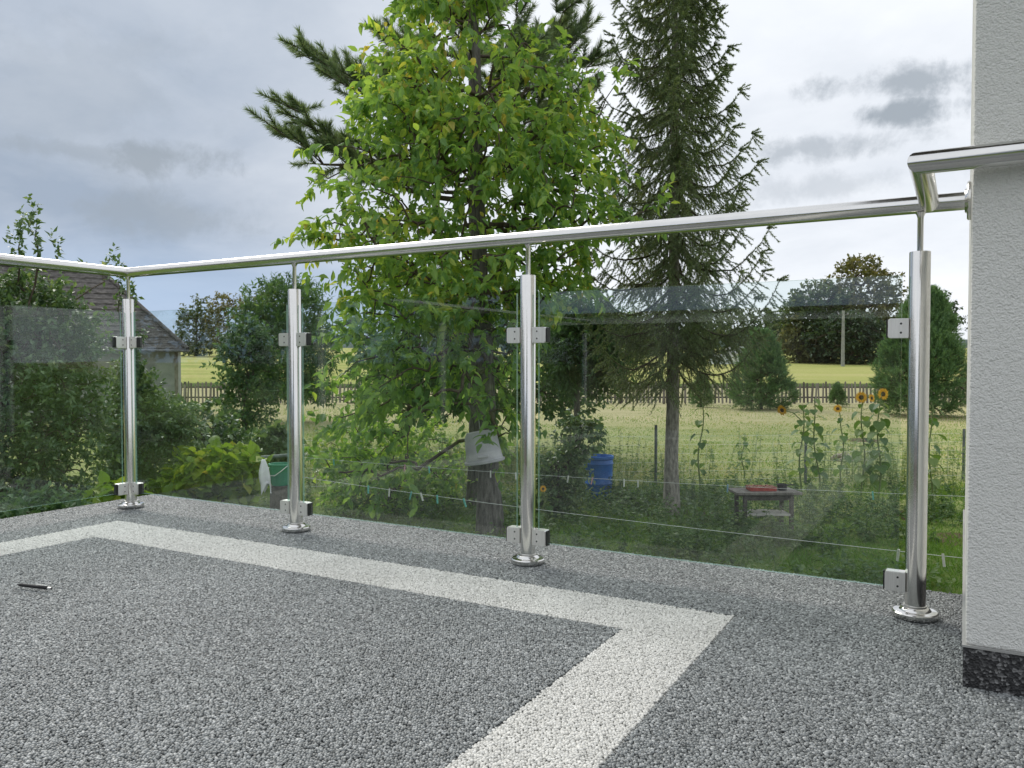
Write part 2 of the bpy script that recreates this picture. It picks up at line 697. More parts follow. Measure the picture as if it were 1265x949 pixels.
def shoot_leaves(tips, tdir, n, length, leaf, droop=0.4, spread=0.9, var=0.35, upb=0.3):
    """n leaves spread along a shoot of the given length beyond every tip"""
    m = len(tips)
    sd = norm(tdir + np.array([0, 0, upb]) + rng.normal(size=(m, 3)) * 0.35)
    t = (np.arange(n)[None] + rng.random((m, n))) / n
    P = tips[:, None] + sd[:, None] * (t * length)[..., None] - np.array([0, 0, 1.0]) * (t ** 2 * length * droop * .5)[..., None]
    P = P + rng.normal(size=P.shape) * leaf * 0.15
    R = rand_dirs(m * n).reshape(m, n, 3)
    D = norm(sd[:, None] * 0.5 + R * spread - np.array([0, 0, 1.0]) * droop)
    Nn = norm(np.array([0, 0, 1.0]) + rng.normal(size=(m, n, 3)) * 0.55)
    Ln = leaf * (1 + var * rng.uniform(-1, 1, (m, n)))
    return P.reshape(-1, 3), D.reshape(-1, 3), Nn.reshape(-1, 3), Ln.ravel()


def shoot_needles(base, sd, length, n, needle, width, angle=0.75):
    """needles round every shoot"""
    m = len(base)
    t = rng.random((m, n))
    P = base[:, None] + sd[:, None] * (t * np.broadcast_to(np.asarray(length), (m,))[:, None])[..., None]
    R = rand_dirs(m * n).reshape(m, n, 3)
    R = norm(R - sd[:, None] * np.sum(R * sd[:, None], axis=2, keepdims=True))
    a = angle * (1.1 - 0.5 * t)[..., None]
    D = sd[:, None] * np.cos(a) + R * np.sin(a)
    Nn = rand_dirs(m * n).reshape(m, n, 3)
    Ln = needle * rng.uniform(0.7, 1.15, (m, n))
    Wd = np.full((m, n), width)
    return P.reshape(-1, 3), D.reshape(-1, 3), Nn.reshape(-1, 3), Ln.ravel(), Wd.ravel()


def adopt(o, root):
    """make o, built in world coordinates, a child of an Empty"""
    o.parent = root
    if root.type == 'EMPTY':
        o.matrix_parent_inverse = root.matrix_basis.inverted()
    return o


def copy_tree(o, parent=None):
    c = o.copy()
    col.objects.link(c)
    c.parent = parent
    for ch in [x for x in list(bpy.data.objects) if x.parent == o]:
        copy_tree(ch, c)
    return c


GZ = -1.65


def terr(d):
    d = np.asarray(d, float)
    s = np.clip((d - 44) / 30, 0, 1)
    return GZ + np.where(d > 44, 0.036 * ((d - 44) * s - 0.5 * 30 * s * s * (1 - np.clip((d - 74) / 1e9, 0, 1)) * 0.9), 0)


def gpt(px, py):
    r = ray(px, py)
    return CAM + (GZ - CAM_H) / r[2] * r


def gdist(d, px):
    """a point on the terrain at forward distance d in the direction of px"""
    p = CAM + d * (FH + RT * (px - CX) / FPX)
    p[2] = terr(d)
    return p


# ------------------------------------------------------------------ ground
def mat_ground():
    m, nt, p, N, L = new_mat('meadow')
    tc = N('ShaderNodeTexCoord')
    mp = N('ShaderNodeMapping')           # x = to the right, y = away from the terrace
    mp.inputs['Rotation'].default_value = (0, 0, -YAW)
    L(tc.outputs['Object'], mp.inputs[0])
    sep = N('ShaderNodeSeparateXYZ')
    L(mp.outputs[0], sep.inputs[0])

    def noise(scale, detail=5, sc=(1, 1, 1), rough=0.6):
        m2 = N('ShaderNodeMapping')
        m2.inputs['Scale'].default_value = sc
        L(mp.outputs[0], m2.inputs[0])
        n = N('ShaderNodeTexNoise')
        n.inputs['Scale'].default_value = scale
        n.inputs['Detail'].default_value = detail
        n.inputs['Roughness'].default_value = rough
        L(m2.outputs[0], n.inputs[0])
        return n.outputs['Fac']

    def math2(op, a, b):
        q = N('ShaderNodeMath')
        q.operation = op
        for i, v in enumerate((a, b)):
            if isinstance(v, (int, float)):
                q.inputs[i].default_value = v
            else:
                L(v, q.inputs[i])
        return q.outputs[0]

    def mixc(f, a, b):
        q = N('ShaderNodeMix')
        q.data_type = 'RGBA'
        L(f, q.inputs[0])
        L(a, q.inputs[6])
        L(b, q.inputs[7])
        return q.outputs[2]

    def step(v, lo, hi):
        q = N('ShaderNodeMapRange')
        q.interpolation_type = 'SMOOTHSTEP'
        L(v, q.inputs[0])
        q.inputs[1].default_value = lo
        q.inputs[2].default_value = hi
        return q.outputs[0]
    wob = math2('MULTIPLY', math2('SUBTRACT', noise(0.25, 4), 0.5), 9.0)
    y = math2('ADD', sep.outputs[1], wob)
    lawn = ramp(nt, noise(2.2, 6), [(0.3, (0.085, 0.14, 0.03)), (0.55, (0.14, 0.2, 0.05)), (0.75, (0.2, 0.22, 0.09))])
    mead = ramp(nt, noise(0.8, 8, (0.4, 1.3, 1), 0.72), [(0.28, (0.2, 0.24, 0.09)), (0.5, (0.31, 0.33, 0.14)), (0.72, (0.42, 0.38, 0.2))])
    dry = ramp(nt, noise(0.6, 7, (0.5, 1.5, 1), 0.7), [(0.3, (0.38, 0.35, 0.18)), (0.7, (0.52, 0.45, 0.28))])
    fieldc = ramp(nt, noise(0.12, 6, (0.15, 1.4, 1), 0.65), [(0.3, (0.27, 0.31, 0.085)), (0.5, (0.4, 0.39, 0.13)), (0.7, (0.5, 0.44, 0.19))])
    verge = ramp(nt, noise(0.8, 5), [(0.3, (0.05, 0.085, 0.02)), (0.7, (0.11, 0.14, 0.04))])
    c = mixc(step(y, 10.5, 14.5), lawn, mead)
    c = mixc(step(y, 24, 33), c, dry)
    w2 = math2('ADD', sep.outputs[1], math2('MULTIPLY', math2('SUBTRACT', noise(0.08, 3), 0.5), 5.0))
    c = mixc(step(w2, 62, 64), c, verge)
    c = mixc(step(w2, 68, 70), c, fieldc)
    # bare, chip-strewn soil in the bed by the house wall and under the spruce
    soil = ramp(nt, noise(14, 6), [(0.3, (0.06, 0.042, 0.028)), (0.7, (0.17, 0.125, 0.085))])
    total = None
    for (px, py, r) in ((1190, 668, 0.55), (1120, 640, 0.5), (845, 632, 0.8), (300, 606, 0.9), (1065, 545, 0.7)):
        g0 = gpt(px, py)
        dx, dy = g0 @ RT, g0 @ FH
        u = math2('SUBTRACT', sep.outputs[0], float(dx))
        v = math2('SUBTRACT', sep.outputs[1], float(dy))
        rr = math2('SQRT', math2('ADD', math2('MULTIPLY', u, u), math2('MULTIPLY', v, v)), 0.0)
        rr = math2('ADD', rr, math2('MULTIPLY', math2('SUBTRACT', noise(3, 4), 0.5), 1.2))
        s = step(rr, r, r * 0.55)
        total = s if total is None else math2('MAXIMUM', total, s)
    c = mixc(total, c, soil)
    L(c, p.inputs['Base Color'])
    p.inputs['Roughness'].default_value = 1.0
    p.inputs['Specular IOR Level'].default_value = 0.1
    add_bump(nt, p, noise(9, 6), 1.0, 0.08)
    return m


def make_ground():
    ds = np.concatenate([np.linspace(-900, -60, 10), np.linspace(-40, 60, 51), np.linspace(64, 240, 60), np.linspace(280, 2500, 14)])
    ls = np.concatenate([np.linspace(-2200, -160, 10), np.linspace(-140, 140, 90), np.linspace(160, 2200, 10)])
    dd, ll = np.meshgrid(ds, ls, indexing='ij')
    z = terr(dd) + np.where(np.abs(dd) > 2, 0.05, 0.0) * (np.sin(ll * 0.7 + dd * .3) * np.cos(dd * 0.53))
    z = np.where(dd > 230, terr(230) + (dd - 230) * 0.012, z)
    V = FH[None, None] * dd[..., None] + RT[None, None] * ll[..., None]
    V[..., 2] = z
    nl = len(ls)
    i, j = np.meshgrid(np.arange(len(ds) - 1), np.arange(nl - 1), indexing='ij')
    a = (i * nl + j).ravel()
    F = np.stack([a, a + nl, a + nl + 1, a + 1], 1)[:, ::-1]
    o = from_arrays('ground', V.reshape(-1, 3), F, mat_ground(), smooth=True)
    tag(o, 'mown meadow and garden lawn below the terrace running out to pale fields', None, kind='structure')


make_ground()

# far wooded hill
def make_hill():
    ls = np.linspace(-1500, 1500, 120)
    V, F = [], []
    prof = 20 + 9 * np.sin(ls * 0.004 + 1) + 5 * np.sin(ls * 0.013) + rng.normal(size=len(ls)) * 1.2
    for k, (dd, f) in enumerate(((700, 0.0), (760, 0.75), (860, 1.0), (1100, 0.9))):
        for l, hh in zip(ls, prof):
            p = FH * dd + RT * l
            V.append((p[0], p[1], terr(230) - 2 + hh * f))
    n = len(ls)
    for k in range(3):
        for i in range(n - 1):
            F.append((k * n + i, k * n + i + 1, (k + 1) * n + i + 1, (k + 1) * n + i))
    o = from_arrays('hill', V, F, mat_mottled('far_wood', (0.03, 0.055, 0.045), (0.07, 0.1, 0.08), 0.05, 1.0, bump=1, dist=3), smooth=True)
    tag(o, 'low bluish wooded hill on the far horizon', None, kind='structure')


make_hill()

# ------------------------------------------------------------------ terrace
EX, EY = -3.325, 2.455        # outer edges of the terrace
DARK_STOPS = [(0.0, (0.075, 0.081, 0.082)), (0.25, (0.15, 0.161, 0.162)), (0.6, (0.225, 0.24, 0.242)), (0.88, (0.31, 0.326, 0.328)), (1.0, (0.46, 0.475, 0.475))]
LIGHT_STOPS = [(0.0, (0.36, 0.36, 0.34)), (0.12, (0.54, 0.535, 0.505)), (0.7, (0.63, 0.625, 0.595)), (1.0, (0.74, 0.735, 0.705))]
GR_DARK = mat_gravel_base('grey_stone_carpet_base', [(0, (0.05, 0.054, 0.056)), (1, (0.16, 0.168, 0.17))])
GR_LIGHT = mat_gravel_base('white_stone_carpet_base', [(0, (0.3, 0.3, 0.285)), (1, (0.55, 0.55, 0.53))])
PB_DARK = mat_pebble('grey_stone_grain', DARK_STOPS, 0.42)
PB_LIGHT = mat_pebble('white_stone_grain', LIGHT_STOPS, 0.5)
BO = (-2.89, -2.1, -0.482, 1.972)       # outer outline of the white band x0,y0,x1,y1
BI = (-2.695, -1.9, -0.689, 1.745)
RX, RY = 7.0, -2.75                      # far ends of the terrace behind the camera
ZB = -0.0065

slab = tag(box_obj('terrace_floor', (EX, RY, GZ - 0.2, RX, EY, ZB - 0.02), mat_mottled('terrace_concrete', (0.2, 0.2, 0.195), (0.3, 0.3, 0.29), 6, 0.9)),
           'raised terrace slab floored with dark grey stone carpet', kind='structure')
def sheet(name, rects, mat, z):
    V, F = [], []
    for (x0, y0, x1, y1) in rects:
        b = len(V)
        V += [(x0, y0, z), (x1, y0, z), (x1, y1, z), (x0, y1, z)]
        F.append((b, b + 1, b + 2, b + 3))
    return from_arrays(name, V, F, mat, slab)


def frame_rects(o, i):
    return [(o[0], i[3], o[2], o[3]), (o[0], o[1], o[2], i[1]), (o[0], i[1], i[0], i[3]), (i[2], i[1], o[2], i[3])]


outer = (EX, RY, RX, EY)
sheet('border_paving', frame_rects(outer, BO), GR_DARK, ZB)
sheet('white_band', frame_rects(BO, BI), GR_LIGHT, ZB)
sheet('centre_paving', [BI], GR_DARK, ZB)


def pebble_group(mat, smin, smax, seed):
    ng = bpy.data.node_groups.new('stone_grains', 'GeometryNodeTree')
    ng.interface.new_socket('Geometry', in_out='INPUT', socket_type='NodeSocketGeometry')
    ng.interface.new_socket('Geometry', in_out='OUTPUT', socket_type='NodeSocketGeometry')
    N, L = ng.nodes.new, ng.links.new
    gi, go = N('NodeGroupInput'), N('NodeGroupOutput')
    ico = N('GeometryNodeMeshIcoSphere')
    ico.inputs['Radius'].default_value = 1.0
    ico.inputs['Subdivisions'].default_value = 2
    sm = N('GeometryNodeSetShadeSmooth')
    L(ico.outputs[0], sm.inputs[0])
    st = N('GeometryNodeSetMaterial')
    st.inputs['Material'].default_value = mat
    L(sm.outputs[0], st.inputs[0])

    def rv(lo, hi, s):
        r = N('FunctionNodeRandomValue')
        r.data_type = 'FLOAT_VECTOR'
        r.inputs[0].default_value = lo
        r.inputs[1].default_value = hi
        for k in r.inputs:
            if k.name == 'Seed':
                k.default_value = s
        return r.outputs[0]
    ins = N('GeometryNodeInstanceOnPoints')
    L(gi.outputs[0], ins.inputs['Points'])
    L(st.outputs[0], ins.inputs['Instance'])
    L(rv((-0.45, -0.45, 0), (0.45, 0.45, 6.283), seed), ins.inputs['Rotation'])
    L(rv((smin, smin * 0.85, smin * 0.62), (smax, smax * 0.95, smax * 0.72), seed + 1), ins.inputs['Scale'])
    L(ins.outputs[0], go.inputs[0])
    return ng


def pebbles(name, rects, mat, seed):
    s = 0.0055
    x = np.arange(EX + 0.004, 0.75, s)
    y = np.arange(-0.35, EY - 0.003, s * 0.866)
    X, Y = np.meshgrid(x, y)
    X[1::2] += s / 2
    P = np.stack([X.ravel(), Y.ravel()], 1)
    P += rng.uniform(-0.0018, 0.0018, P.shape)
    keep = np.zeros(len(P), bool)
    for (x0, y0, x1, y1) in rects:
        keep |= (P[:, 0] > x0 + .0015) & (P[:, 0] < x1 - .0015) & (P[:, 1] > y0 + .0015) & (P[:, 1] < y1 - .0015)
    keep &= ~((P[:, 0] > 0.012) & (P[:, 1] > 1.76))
    # leave out what lies far outside any view from near the camera
    keep &= (P[:, 1] > 0.15 - 0.25 * P[:, 0] * 0) & ~((P[:, 1] < 0.5) & (P[:, 0] > -0.25))
    P = P[keep]
    Z = rng.normal(size=len(P)) * 0.0006 - 0.0045
    me = bpy.data.meshes.new(name)
    me.vertices.add(len(P))
    me.vertices.foreach_set('co', np.column_stack([P, Z]).astype(np.float32).ravel())
    o = link(name, me, mat, slab)
    md = o.modifiers.new('stone_grains', 'NODES')
    md.node_group = pebble_group(mat, 0.0027, 0.0041, seed)
    o['kind'] = 'stuff'
    return o


pebbles('grey_border_grains', frame_rects(outer, BO), PB_DARK, 3)
pebbles('white_band_grains', frame_rects(BO, BI), PB_LIGHT, 5)
pebbles('grey_centre_grains', [BI], PB_DARK, 7)

# ------------------------------------------------------------------ house wall at the right
house = tag(empty('house_wall', (1.5, 2.1, 0)), 'pale rough-rendered house wall with dark stone plinth standing on the terrace', 'wall')
WX, WY = 0.010, 1.758
adopt(box_obj('rendered_wall', (WX, WY, 0.078, 4.2, 3.4, 2.697), mat_stucco(), bevel=0.004), house)
adopt(box_obj('plinth', (WX - 0.004, WY - 0.004, -0.03, 4.196, 3.38, 0.0745),
              mat_gravel_base('black_stone_plinth', [(0, (0.008, 0.008, 0.009)), (0.7, (0.03, 0.03, 0.032)), (1, (0.22, 0.22, 0.22))], 210)), house)
adopt(box_obj('drip_trim', (WX - 0.006, WY - 0.006, 0.0745, 4.19, 3.37, 0.0785), mat_mottled('trim_pvc', (0.3, 0.3, 0.29), (0.36, 0.36, 0.35), 5, 0.5, bump=0)), house)
adopt(box_obj('roof_overhang', (-0.4, 1.1, 2.7, 4.3, 3.6, 2.9), mat_mottled('brown_soffit', (0.05, 0.035, 0.025), (0.09, 0.065, 0.045), 4, .6, mapscale=(1, 8, 1)), bevel=.01), house)
# ------------------------------------------------------------------ balustrade
PY = 2.175
PXS = [-3.10, -2.142, -1.170, -0.096]
LYS = [1.005, -0.18, -1.37, -2.53]
RZ, RR = 1.0, 0.0213
bal = tag(empty('balustrade', (PXS[0], PY, 0)), 'polished steel balustrade with round handrail and glass panels along the terrace edge', 'balustrade')


def shift(o, x, y, rz=0):
    o.location = (x, y, 0)
    o.rotation_euler = (0, 0, rz)
    return o


POST_PROF = [(0.0215, 0.008), (0.0235, 0.010), (0.0235, 0.884), (0.0228, 0.8865), (0.0205, 0.887), (0.0205, 0.860), (0.008, 0.858)]
FLANGE_PROF = [(0.0505, 0.0005), (0.0515, 0.002), (0.0515, 0.012), (0.049, 0.0145), (0.036, 0.0165), (0.034, 0.0195), (0.030, 0.024), (0.0245, 0.0255)]


def make_clamp_mesh():
    bm = bmesh.new()
    bmesh.ops.create_cube(bm, size=1.0)
    bmesh.ops.scale(bm, vec=(0.046, 0.030, 0.048), verts=bm.verts)
    ed = [e for e in bm.edges if abs(e.verts[0].co.y - e.verts[1].co.y) > 0.02 and (e.verts[0].co.x > 0)]
    bmesh.ops.bevel(bm, geom=ed, offset=0.006, segments=4, affect='EDGES', profile=0.5)
    bmesh.ops.bevel(bm, geom=[e for e in bm.edges if e.is_boundary or e.calc_face_angle(0) > 1.2], offset=0.0012, segments=2, affect='EDGES')
    # two countersunk screws on the visible face, their shaded recesses painted as black discs
    for dz, sg in ((-0.011, 1), (0.011, 1), (-0.011, -1), (0.011, -1)):
        for (r0, r1, y0, y1) in ((0.0064, 0.0064, -0.0146 * sg, -0.0155 * sg), (0.0026, 0.0026, -0.0150 * sg, -0.01575 * sg)):
            n0 = len(bm.faces)
            res = bmesh.ops.create_cone(bm, cap_ends=True, segments=16, radius1=r0, radius2=r1, depth=abs(y1 - y0))
            bmesh.ops.rotate(bm, cent=(0, 0, 0), matrix=Matrix.Rotation(math.radians(90), 3, 'X'), verts=res['verts'])
            bmesh.ops.translate(bm, vec=(-0.006, (y0 + y1) / 2, dz), verts=res['verts'])
            if r0 < .005:
                for v in res['verts']:
                    for f in v.link_faces:
                        f.material_index = 1
    for v in bm.verts:
        v.co.x += 0.0235 + 0.021
    me = bpy.data.meshes.new('clamp')
    bm.to_mesh(me)
    bm.free()
    me.materials.append(SATIN)
    me.materials.append(RUBBER)
    return me


CLAMP = make_clamp_mesh()
gv, gf = boxes([(0.0685, -0.0115, -0.0225, 0.0712, 0.0115, 0.0225)])
GASK = bpy.data.meshes.new('clamp_gasket')
GASK.from_pydata(gv, [], gf)
GASK.polygons.foreach_set('use_smooth', [False] * len(GASK.polygons))
GASK.materials.append(RUBBER)


def make_post(x, y, dirs):
    p = lathe('post', POST_PROF, STEEL, n=40, cap=False)
    adopt(p, bal)
    p.location = (x, y, 0)
    lathe('base_flange', FLANGE_PROF, STEEL, p, n=48, cap=True)
    lathe('pin', [(0.0068, 0.859), (0.0068, RZ - 0.032), (0.0085, RZ - 0.026), (0.0125, RZ - 0.0195)], STEEL, p, n=20)
    lathe('base_collar', [(0.0245, 0.0255), (0.0262, 0.0262), (0.0262, 0.0285), (0.0238, 0.0295)], SATIN, p, n=40, cap=False)
    for rz in dirs:
        for z in (0.083, 0.703):
            for nm, me in (('clamp', CLAMP), ('clamp_gasket', GASK)):
                c = bpy.data.objects.new(nm, me)
                col.objects.link(c)
                c.parent = p
                c.location = (0, 0, z)
                c.rotation_euler = (0, 0, rz)
    return p


make_post(PXS[0], PY, (0, -math.pi / 2))
make_post(PXS[1], PY, (0, math.pi))
make_post(PXS[2], PY, (0, math.pi))
make_post(PXS[3], PY, (math.pi,))
for yy in LYS:
    make_post(PXS[0], yy, (math.pi / 2, -math.pi / 2))


def make_pane(x0, y0, x1, y1):
    """glass sheet between two posts, 9 mm thick, 38 mm clear of each post's axis"""
    t, gap, z0, z1 = 0.0045, 0.038, 0.066, 0.832
    if abs(x1 - x0) > abs(y1 - y0):
        b = (min(x0, x1) + gap, y0 - t, z0, max(x0, x1) - gap, y0 + t, z1)
        big = (2, 4)
    else:
        b = (x0 - t, min(y0, y1) + gap, z0, x0 + t, max(y0, y1) - gap, z1)
        big = (3, 5)
    V, F = boxes([b])
    o = from_arrays('glass_panel', V, F, [GLASS, GEDGE], mi=[0 if k in big else 1 for k in range(6)])
    adopt(o, bal)


for a, b in zip(PXS, PXS[1:]):
    make_pane(a, PY, b, PY)
for a, b in zip([PY] + LYS, LYS):
    make_pane(PXS[0], a, PXS[0], b)
BRX, BRY = -0.078, 1.722
adopt(sweep('handrail', [(PXS[0], -2.6, RZ), (PXS[0], PY, RZ), (WX - 0.006, PY, RZ)], RR, STEEL), bal)
adopt(sweep('handrail_branch', [(BRX, PY - 0.012, RZ), (BRX, BRY, RZ), (3.4, BRY, RZ)], RR, STEEL), bal)
fl = adopt(lathe('wall_flange', [(0.0445, 0), (0.0455, 0.001), (0.0455, 0.006), (0.043, 0.0085), (0.030, 0.0095), (0.0265, 0.013), (0.0215, 0.0135)], STEEL, n=44), bal)
fl.rotation_euler = (0, math.radians(-90), 0)
fl.location = (WX - 0.0005, PY, RZ)
for bx in (0.9, 2.1, 3.2):
    adopt(sweep('wall_bracket', [(bx, BRY, RZ - RR + 0.002), (bx, BRY, RZ - 0.06), (bx, WY, RZ - 0.06)], 0.006, STEEL, n=14), bal)

# ------------------------------------------------------------------ pen
p0 = np.array([-2.262, 1.238, 0.0085])
p1 = np.array([-2.142, 1.262, 0.0085])
PEN = mat_mottled('black_pen_plastic', (0.004, 0.004, 0.005), (0.007, 0.007, 0.008), 30, 0.6, bump=0)
pen = tag(empty('pen', p0), 'slim black pen lying on the grey stone floor', 'pen')
pl = [p0 + (p1 - p0) * t for t in (0, 0.09, 0.12, 0.88, 0.9, 1.0)]
A = np.array(pl[:-1])
B = np.array(pl[1:])
V, F = tubes(A[:4], B[:4], [0.0012, 0.0038, 0.0046, 0.0046], [0.0036, 0.0044, 0.0046, 0.0042], 14)
adopt(from_arrays('barrel', V, F, PEN, smooth=True), pen)
V, F = tubes(A[4:], B[4:], [0.0036], [0.0034], 14)
adopt(from_arrays('push_cap', V, F, SATIN, smooth=True), pen)
V, F = tubes(A[3:4] + [[0, 0, .0062]], (A[3:4] * .65 + A[2:3] * .35) + [[0, 0, .0062]], [0.0012], [0.001], 6)
adopt(from_arrays('clip', V, F, SATIN), pen)

# ------------------------------------------------------------------ trees
WALNUT = [(0.0, (0.1, 0.2, 0.08)), (0.35, (0.18, 0.32, 0.105)), (0.7, (0.29, 0.44, 0.125)), (0.92, (0.44, 0.54, 0.13)), (1.0, (0.5, 0.44, 0.13))]
M_WALNUT = mat_leaf('walnut_leaf', WALNUT, 0.55)
M_WALNUT_O = mat_leaf_object('walnut_leaf_single', WALNUT, 0.55)
M_PINE = mat_leaf('pine_needle', [(0.0, (0.1, 0.16, 0.1)), (0.6, (0.19, 0.27, 0.16)), (1.0, (0.3, 0.37, 0.22))], 0.35)
M_SPRUCE = mat_leaf('spruce_needle', [(0.0, (0.1, 0.155, 0.085)), (0.6, (0.18, 0.245, 0.13)), (1.0, (0.28, 0.33, 0.18))], 0.35)
M_SHRUB = mat_leaf('shrub_leaf', [(0.0, (0.055, 0.115, 0.055)), (0.55, (0.12, 0.2, 0.09)), (0.85, (0.21, 0.3, 0.14)), (1.0, (0.36, 0.42, 0.22))], 0.35, rough=0.32, spec=0.6)
M_VINE = mat_leaf('vine_leaf', [(0.0, (0.1, 0.2, 0.03)), (0.6, (0.2, 0.32, 0.04)), (0.9, (0.33, 0.4, 0.05)), (1.0, (0.45, 0.36, 0.06))], 0.45)
M_FRUIT = mat_leaf('fruit_tree_leaf', [(0.0, (0.05, 0.11, 0.05)), (0.7, (0.1, 0.19, 0.08)), (1.0, (0.19, 0.29, 0.11))], 0.35)
M_FAR = mat_leaf('far_foliage', [(0.0, (0.05, 0.08, 0.035)), (0.6, (0.095, 0.135, 0.06)), (1.0, (0.17, 0.19, 0.085))], 0.3)
M_FAR_OLIVE = mat_leaf('far_olive_foliage', [(0.0, (0.08, 0.095, 0.035)), (0.6, (0.15, 0.155, 0.06)), (1.0, (0.25, 0.21, 0.085))], 0.3)
M_FAR_DARK = mat_leaf('far_dark_foliage', [(0.0, (0.03, 0.055, 0.03)), (0.7, (0.06, 0.095, 0.05)), (1.0, (0.11, 0.14, 0.07))], 0.25)


def trunk_line(base, top, n, wob=0.06):
    t = np.linspace(0, 1, n)[:, None]
    p = np.asarray(base)[None] * (1 - t) + np.asarray(top)[None] * t
    p[1:-1, :2] += np.cumsum(rng.normal(size=(n - 2, 2)) * wob, axis=0) * 0.5
    return p


def trunk_mesh(name, line, r0, r1, mat, root, n=14, flare=1.35):
    k = len(line)
    t = np.linspace(0, 1, k)
    r = r0 + (r1 - r0) * t
    r[0] *= flare
    bm = bmesh.new()
    rings = []
    for i in range(k):
        ring = []
        for j in range(n):
            th = 2 * math.pi * j / n
            rr = r[i] * (1 + 0.10 * math.sin(3 * th + i * .9) + 0.05 * math.sin(7 * th + i * 1.7))
            ring.append(bm.verts.new((line[i][0] + rr * math.cos(th), line[i][1] + rr * math.sin(th), line[i][2])))
        rings.append(ring)
    for a, b in zip(rings, rings[1:]):
        for j in range(n):
            bm.faces.new((a[j], a[(j + 1) % n], b[(j + 1) % n], b[j])).smooth = True
    me = bpy.data.meshes.new(name)
    bm.to_mesh(me)
    bm.free()
    return adopt(link(name, me, mat), root)


def plain_name(o):
    return o


def deciduous(name, label, cat, base, top, targets, leaf, per, length, mat, r0, r_tip=0.006, droop=0.4, width=0.5, tpl=LEAF5, group=None,
              singles=0, single_mat=None, wob=0.06, upb=0.3, bark=BARK, trunk_n=10, var=0.35, tintf=None, sides=5):
    root = tag(empty(name, base), label, cat, group)
    line = trunk_line(base, top, trunk_n, wob)
    trunk_mesh('trunk', line, r0, r0 * 0.25, bark, root)
    A, B, ra, rb, tips, tdir = skeleton(line[2:], targets, r_tip, r_max=r0 * 0.6)
    V, F = tubes(A, B, ra, rb, sides)
    adopt(from_arrays('branches', V, F, TWIG, smooth=True), root)
    P, D, Nn, Ln = shoot_leaves(tips, tdir, per, length, leaf, droop, upb=upb, var=var)
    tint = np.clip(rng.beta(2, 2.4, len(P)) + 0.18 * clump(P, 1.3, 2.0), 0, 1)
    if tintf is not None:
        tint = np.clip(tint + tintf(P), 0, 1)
    if singles:
        # the leaves that show largest: those nearest to the terrace, each a leaf of its own
        dist = (P - CAM) @ FH
        pick = np.argsort(dist)[:singles * 4]
        pick = rng.permutation(pick)[:singles]
        me = None
        keep = np.ones(len(P), bool)
        keep[pick] = False
        T, FF = tpl
        for i in pick:
            if me is None:
                me = bpy.data.meshes.new('leaf')
                me.from_pydata([(a, b * width, c) for a, b, c in T], [], [tuple(f) for f in FF])
                me.materials.append(single_mat)
            o = bpy.data.objects.new('leaf', me)
            col.objects.link(o)
            d = D[i] / np.linalg.norm(D[i])
            s = np.cross(Nn[i], d)
            s /= np.linalg.norm(s)
            n_ = np.cross(d, s)
            M = Matrix(((d[0], s[0], n_[0], P[i][0]), (d[1], s[1], n_[1], P[i][1]), (d[2], s[2], n_[2], P[i][2]), (0, 0, 0, 1)))
            o.matrix_basis = M @ Matrix.Scale(float(Ln[i]), 4)
            adopt(o, root)
        P, D, Nn, Ln, tint = P[keep], D[keep], Nn[keep], Ln[keep], tint[keep]
    c = adopt(leaf_mesh('crown', P, D, Nn, Ln, Ln * width, tpl, mat, tint=tint), root)
    c['kind'] = 'stuff'
    return root


# --- the broad leafy tree in the middle
WD = 10.4
b = gpt(604, 447 + (CAM_H - GZ) * FPX / WD)
top = at(575, -30, WD)
prof = [(-90, 530, 580), (-40, 505, 600), (0, 495, 612), (50, 480, 640), (85, 470, 690), (125, 455, 735), (170, 425, 752), (230, 405, 760), (290, 400, 755), (345, 418, 730), (380, 425, 670)]
T1 = np.concatenate([profile_targets(prof, WD, 640, 0.85, 0.5, 2.3, -0.1, 1.7), profile_targets(prof, WD, 330, 0.85, 0.4, 1.0, -0.9, 1.7)])
prof = [(380, 405, 690), (430, 412, 660), (480, 400, 640), (530, 380, 640), (590, 400, 600)]
T2 = profile_targets(prof, WD, 220, 0.8, 0.45, 3.0, -0.3)
T3 = np.array([at(px, py, WD + dz) for px, py, dz in ((806, 252, -.3), (795, 262, -.2), (780, 268, -.4), (384, 295, -.4), (392, 300, -.2), (500, 60, -.6), (480, 45, -.3), (760, 105, -.5), (650, 60, -.5),
                                                          (700, 70, -.4), (735, 90, -.3), (395, 215, -.3), (415, 180, -.5), (440, 150, -.3))])
deciduous('broadleaf_tree', 'tall leafy tree with large yellowish green leaves growing in front of the glass panels', 'tree', b, top,
          np.concatenate([T1, T2, T3]), 0.122, 17, 0.46, M_WALNUT, 0.15, 0.007, droop=0.6, width=0.5, tpl=LEAF9, singles=280, single_mat=M_WALNUT_O, bark=BARK,
          tintf=lambda P: 0.10 * np.clip((P[:, 2] - 0.6) / 1.5, -1, 1))


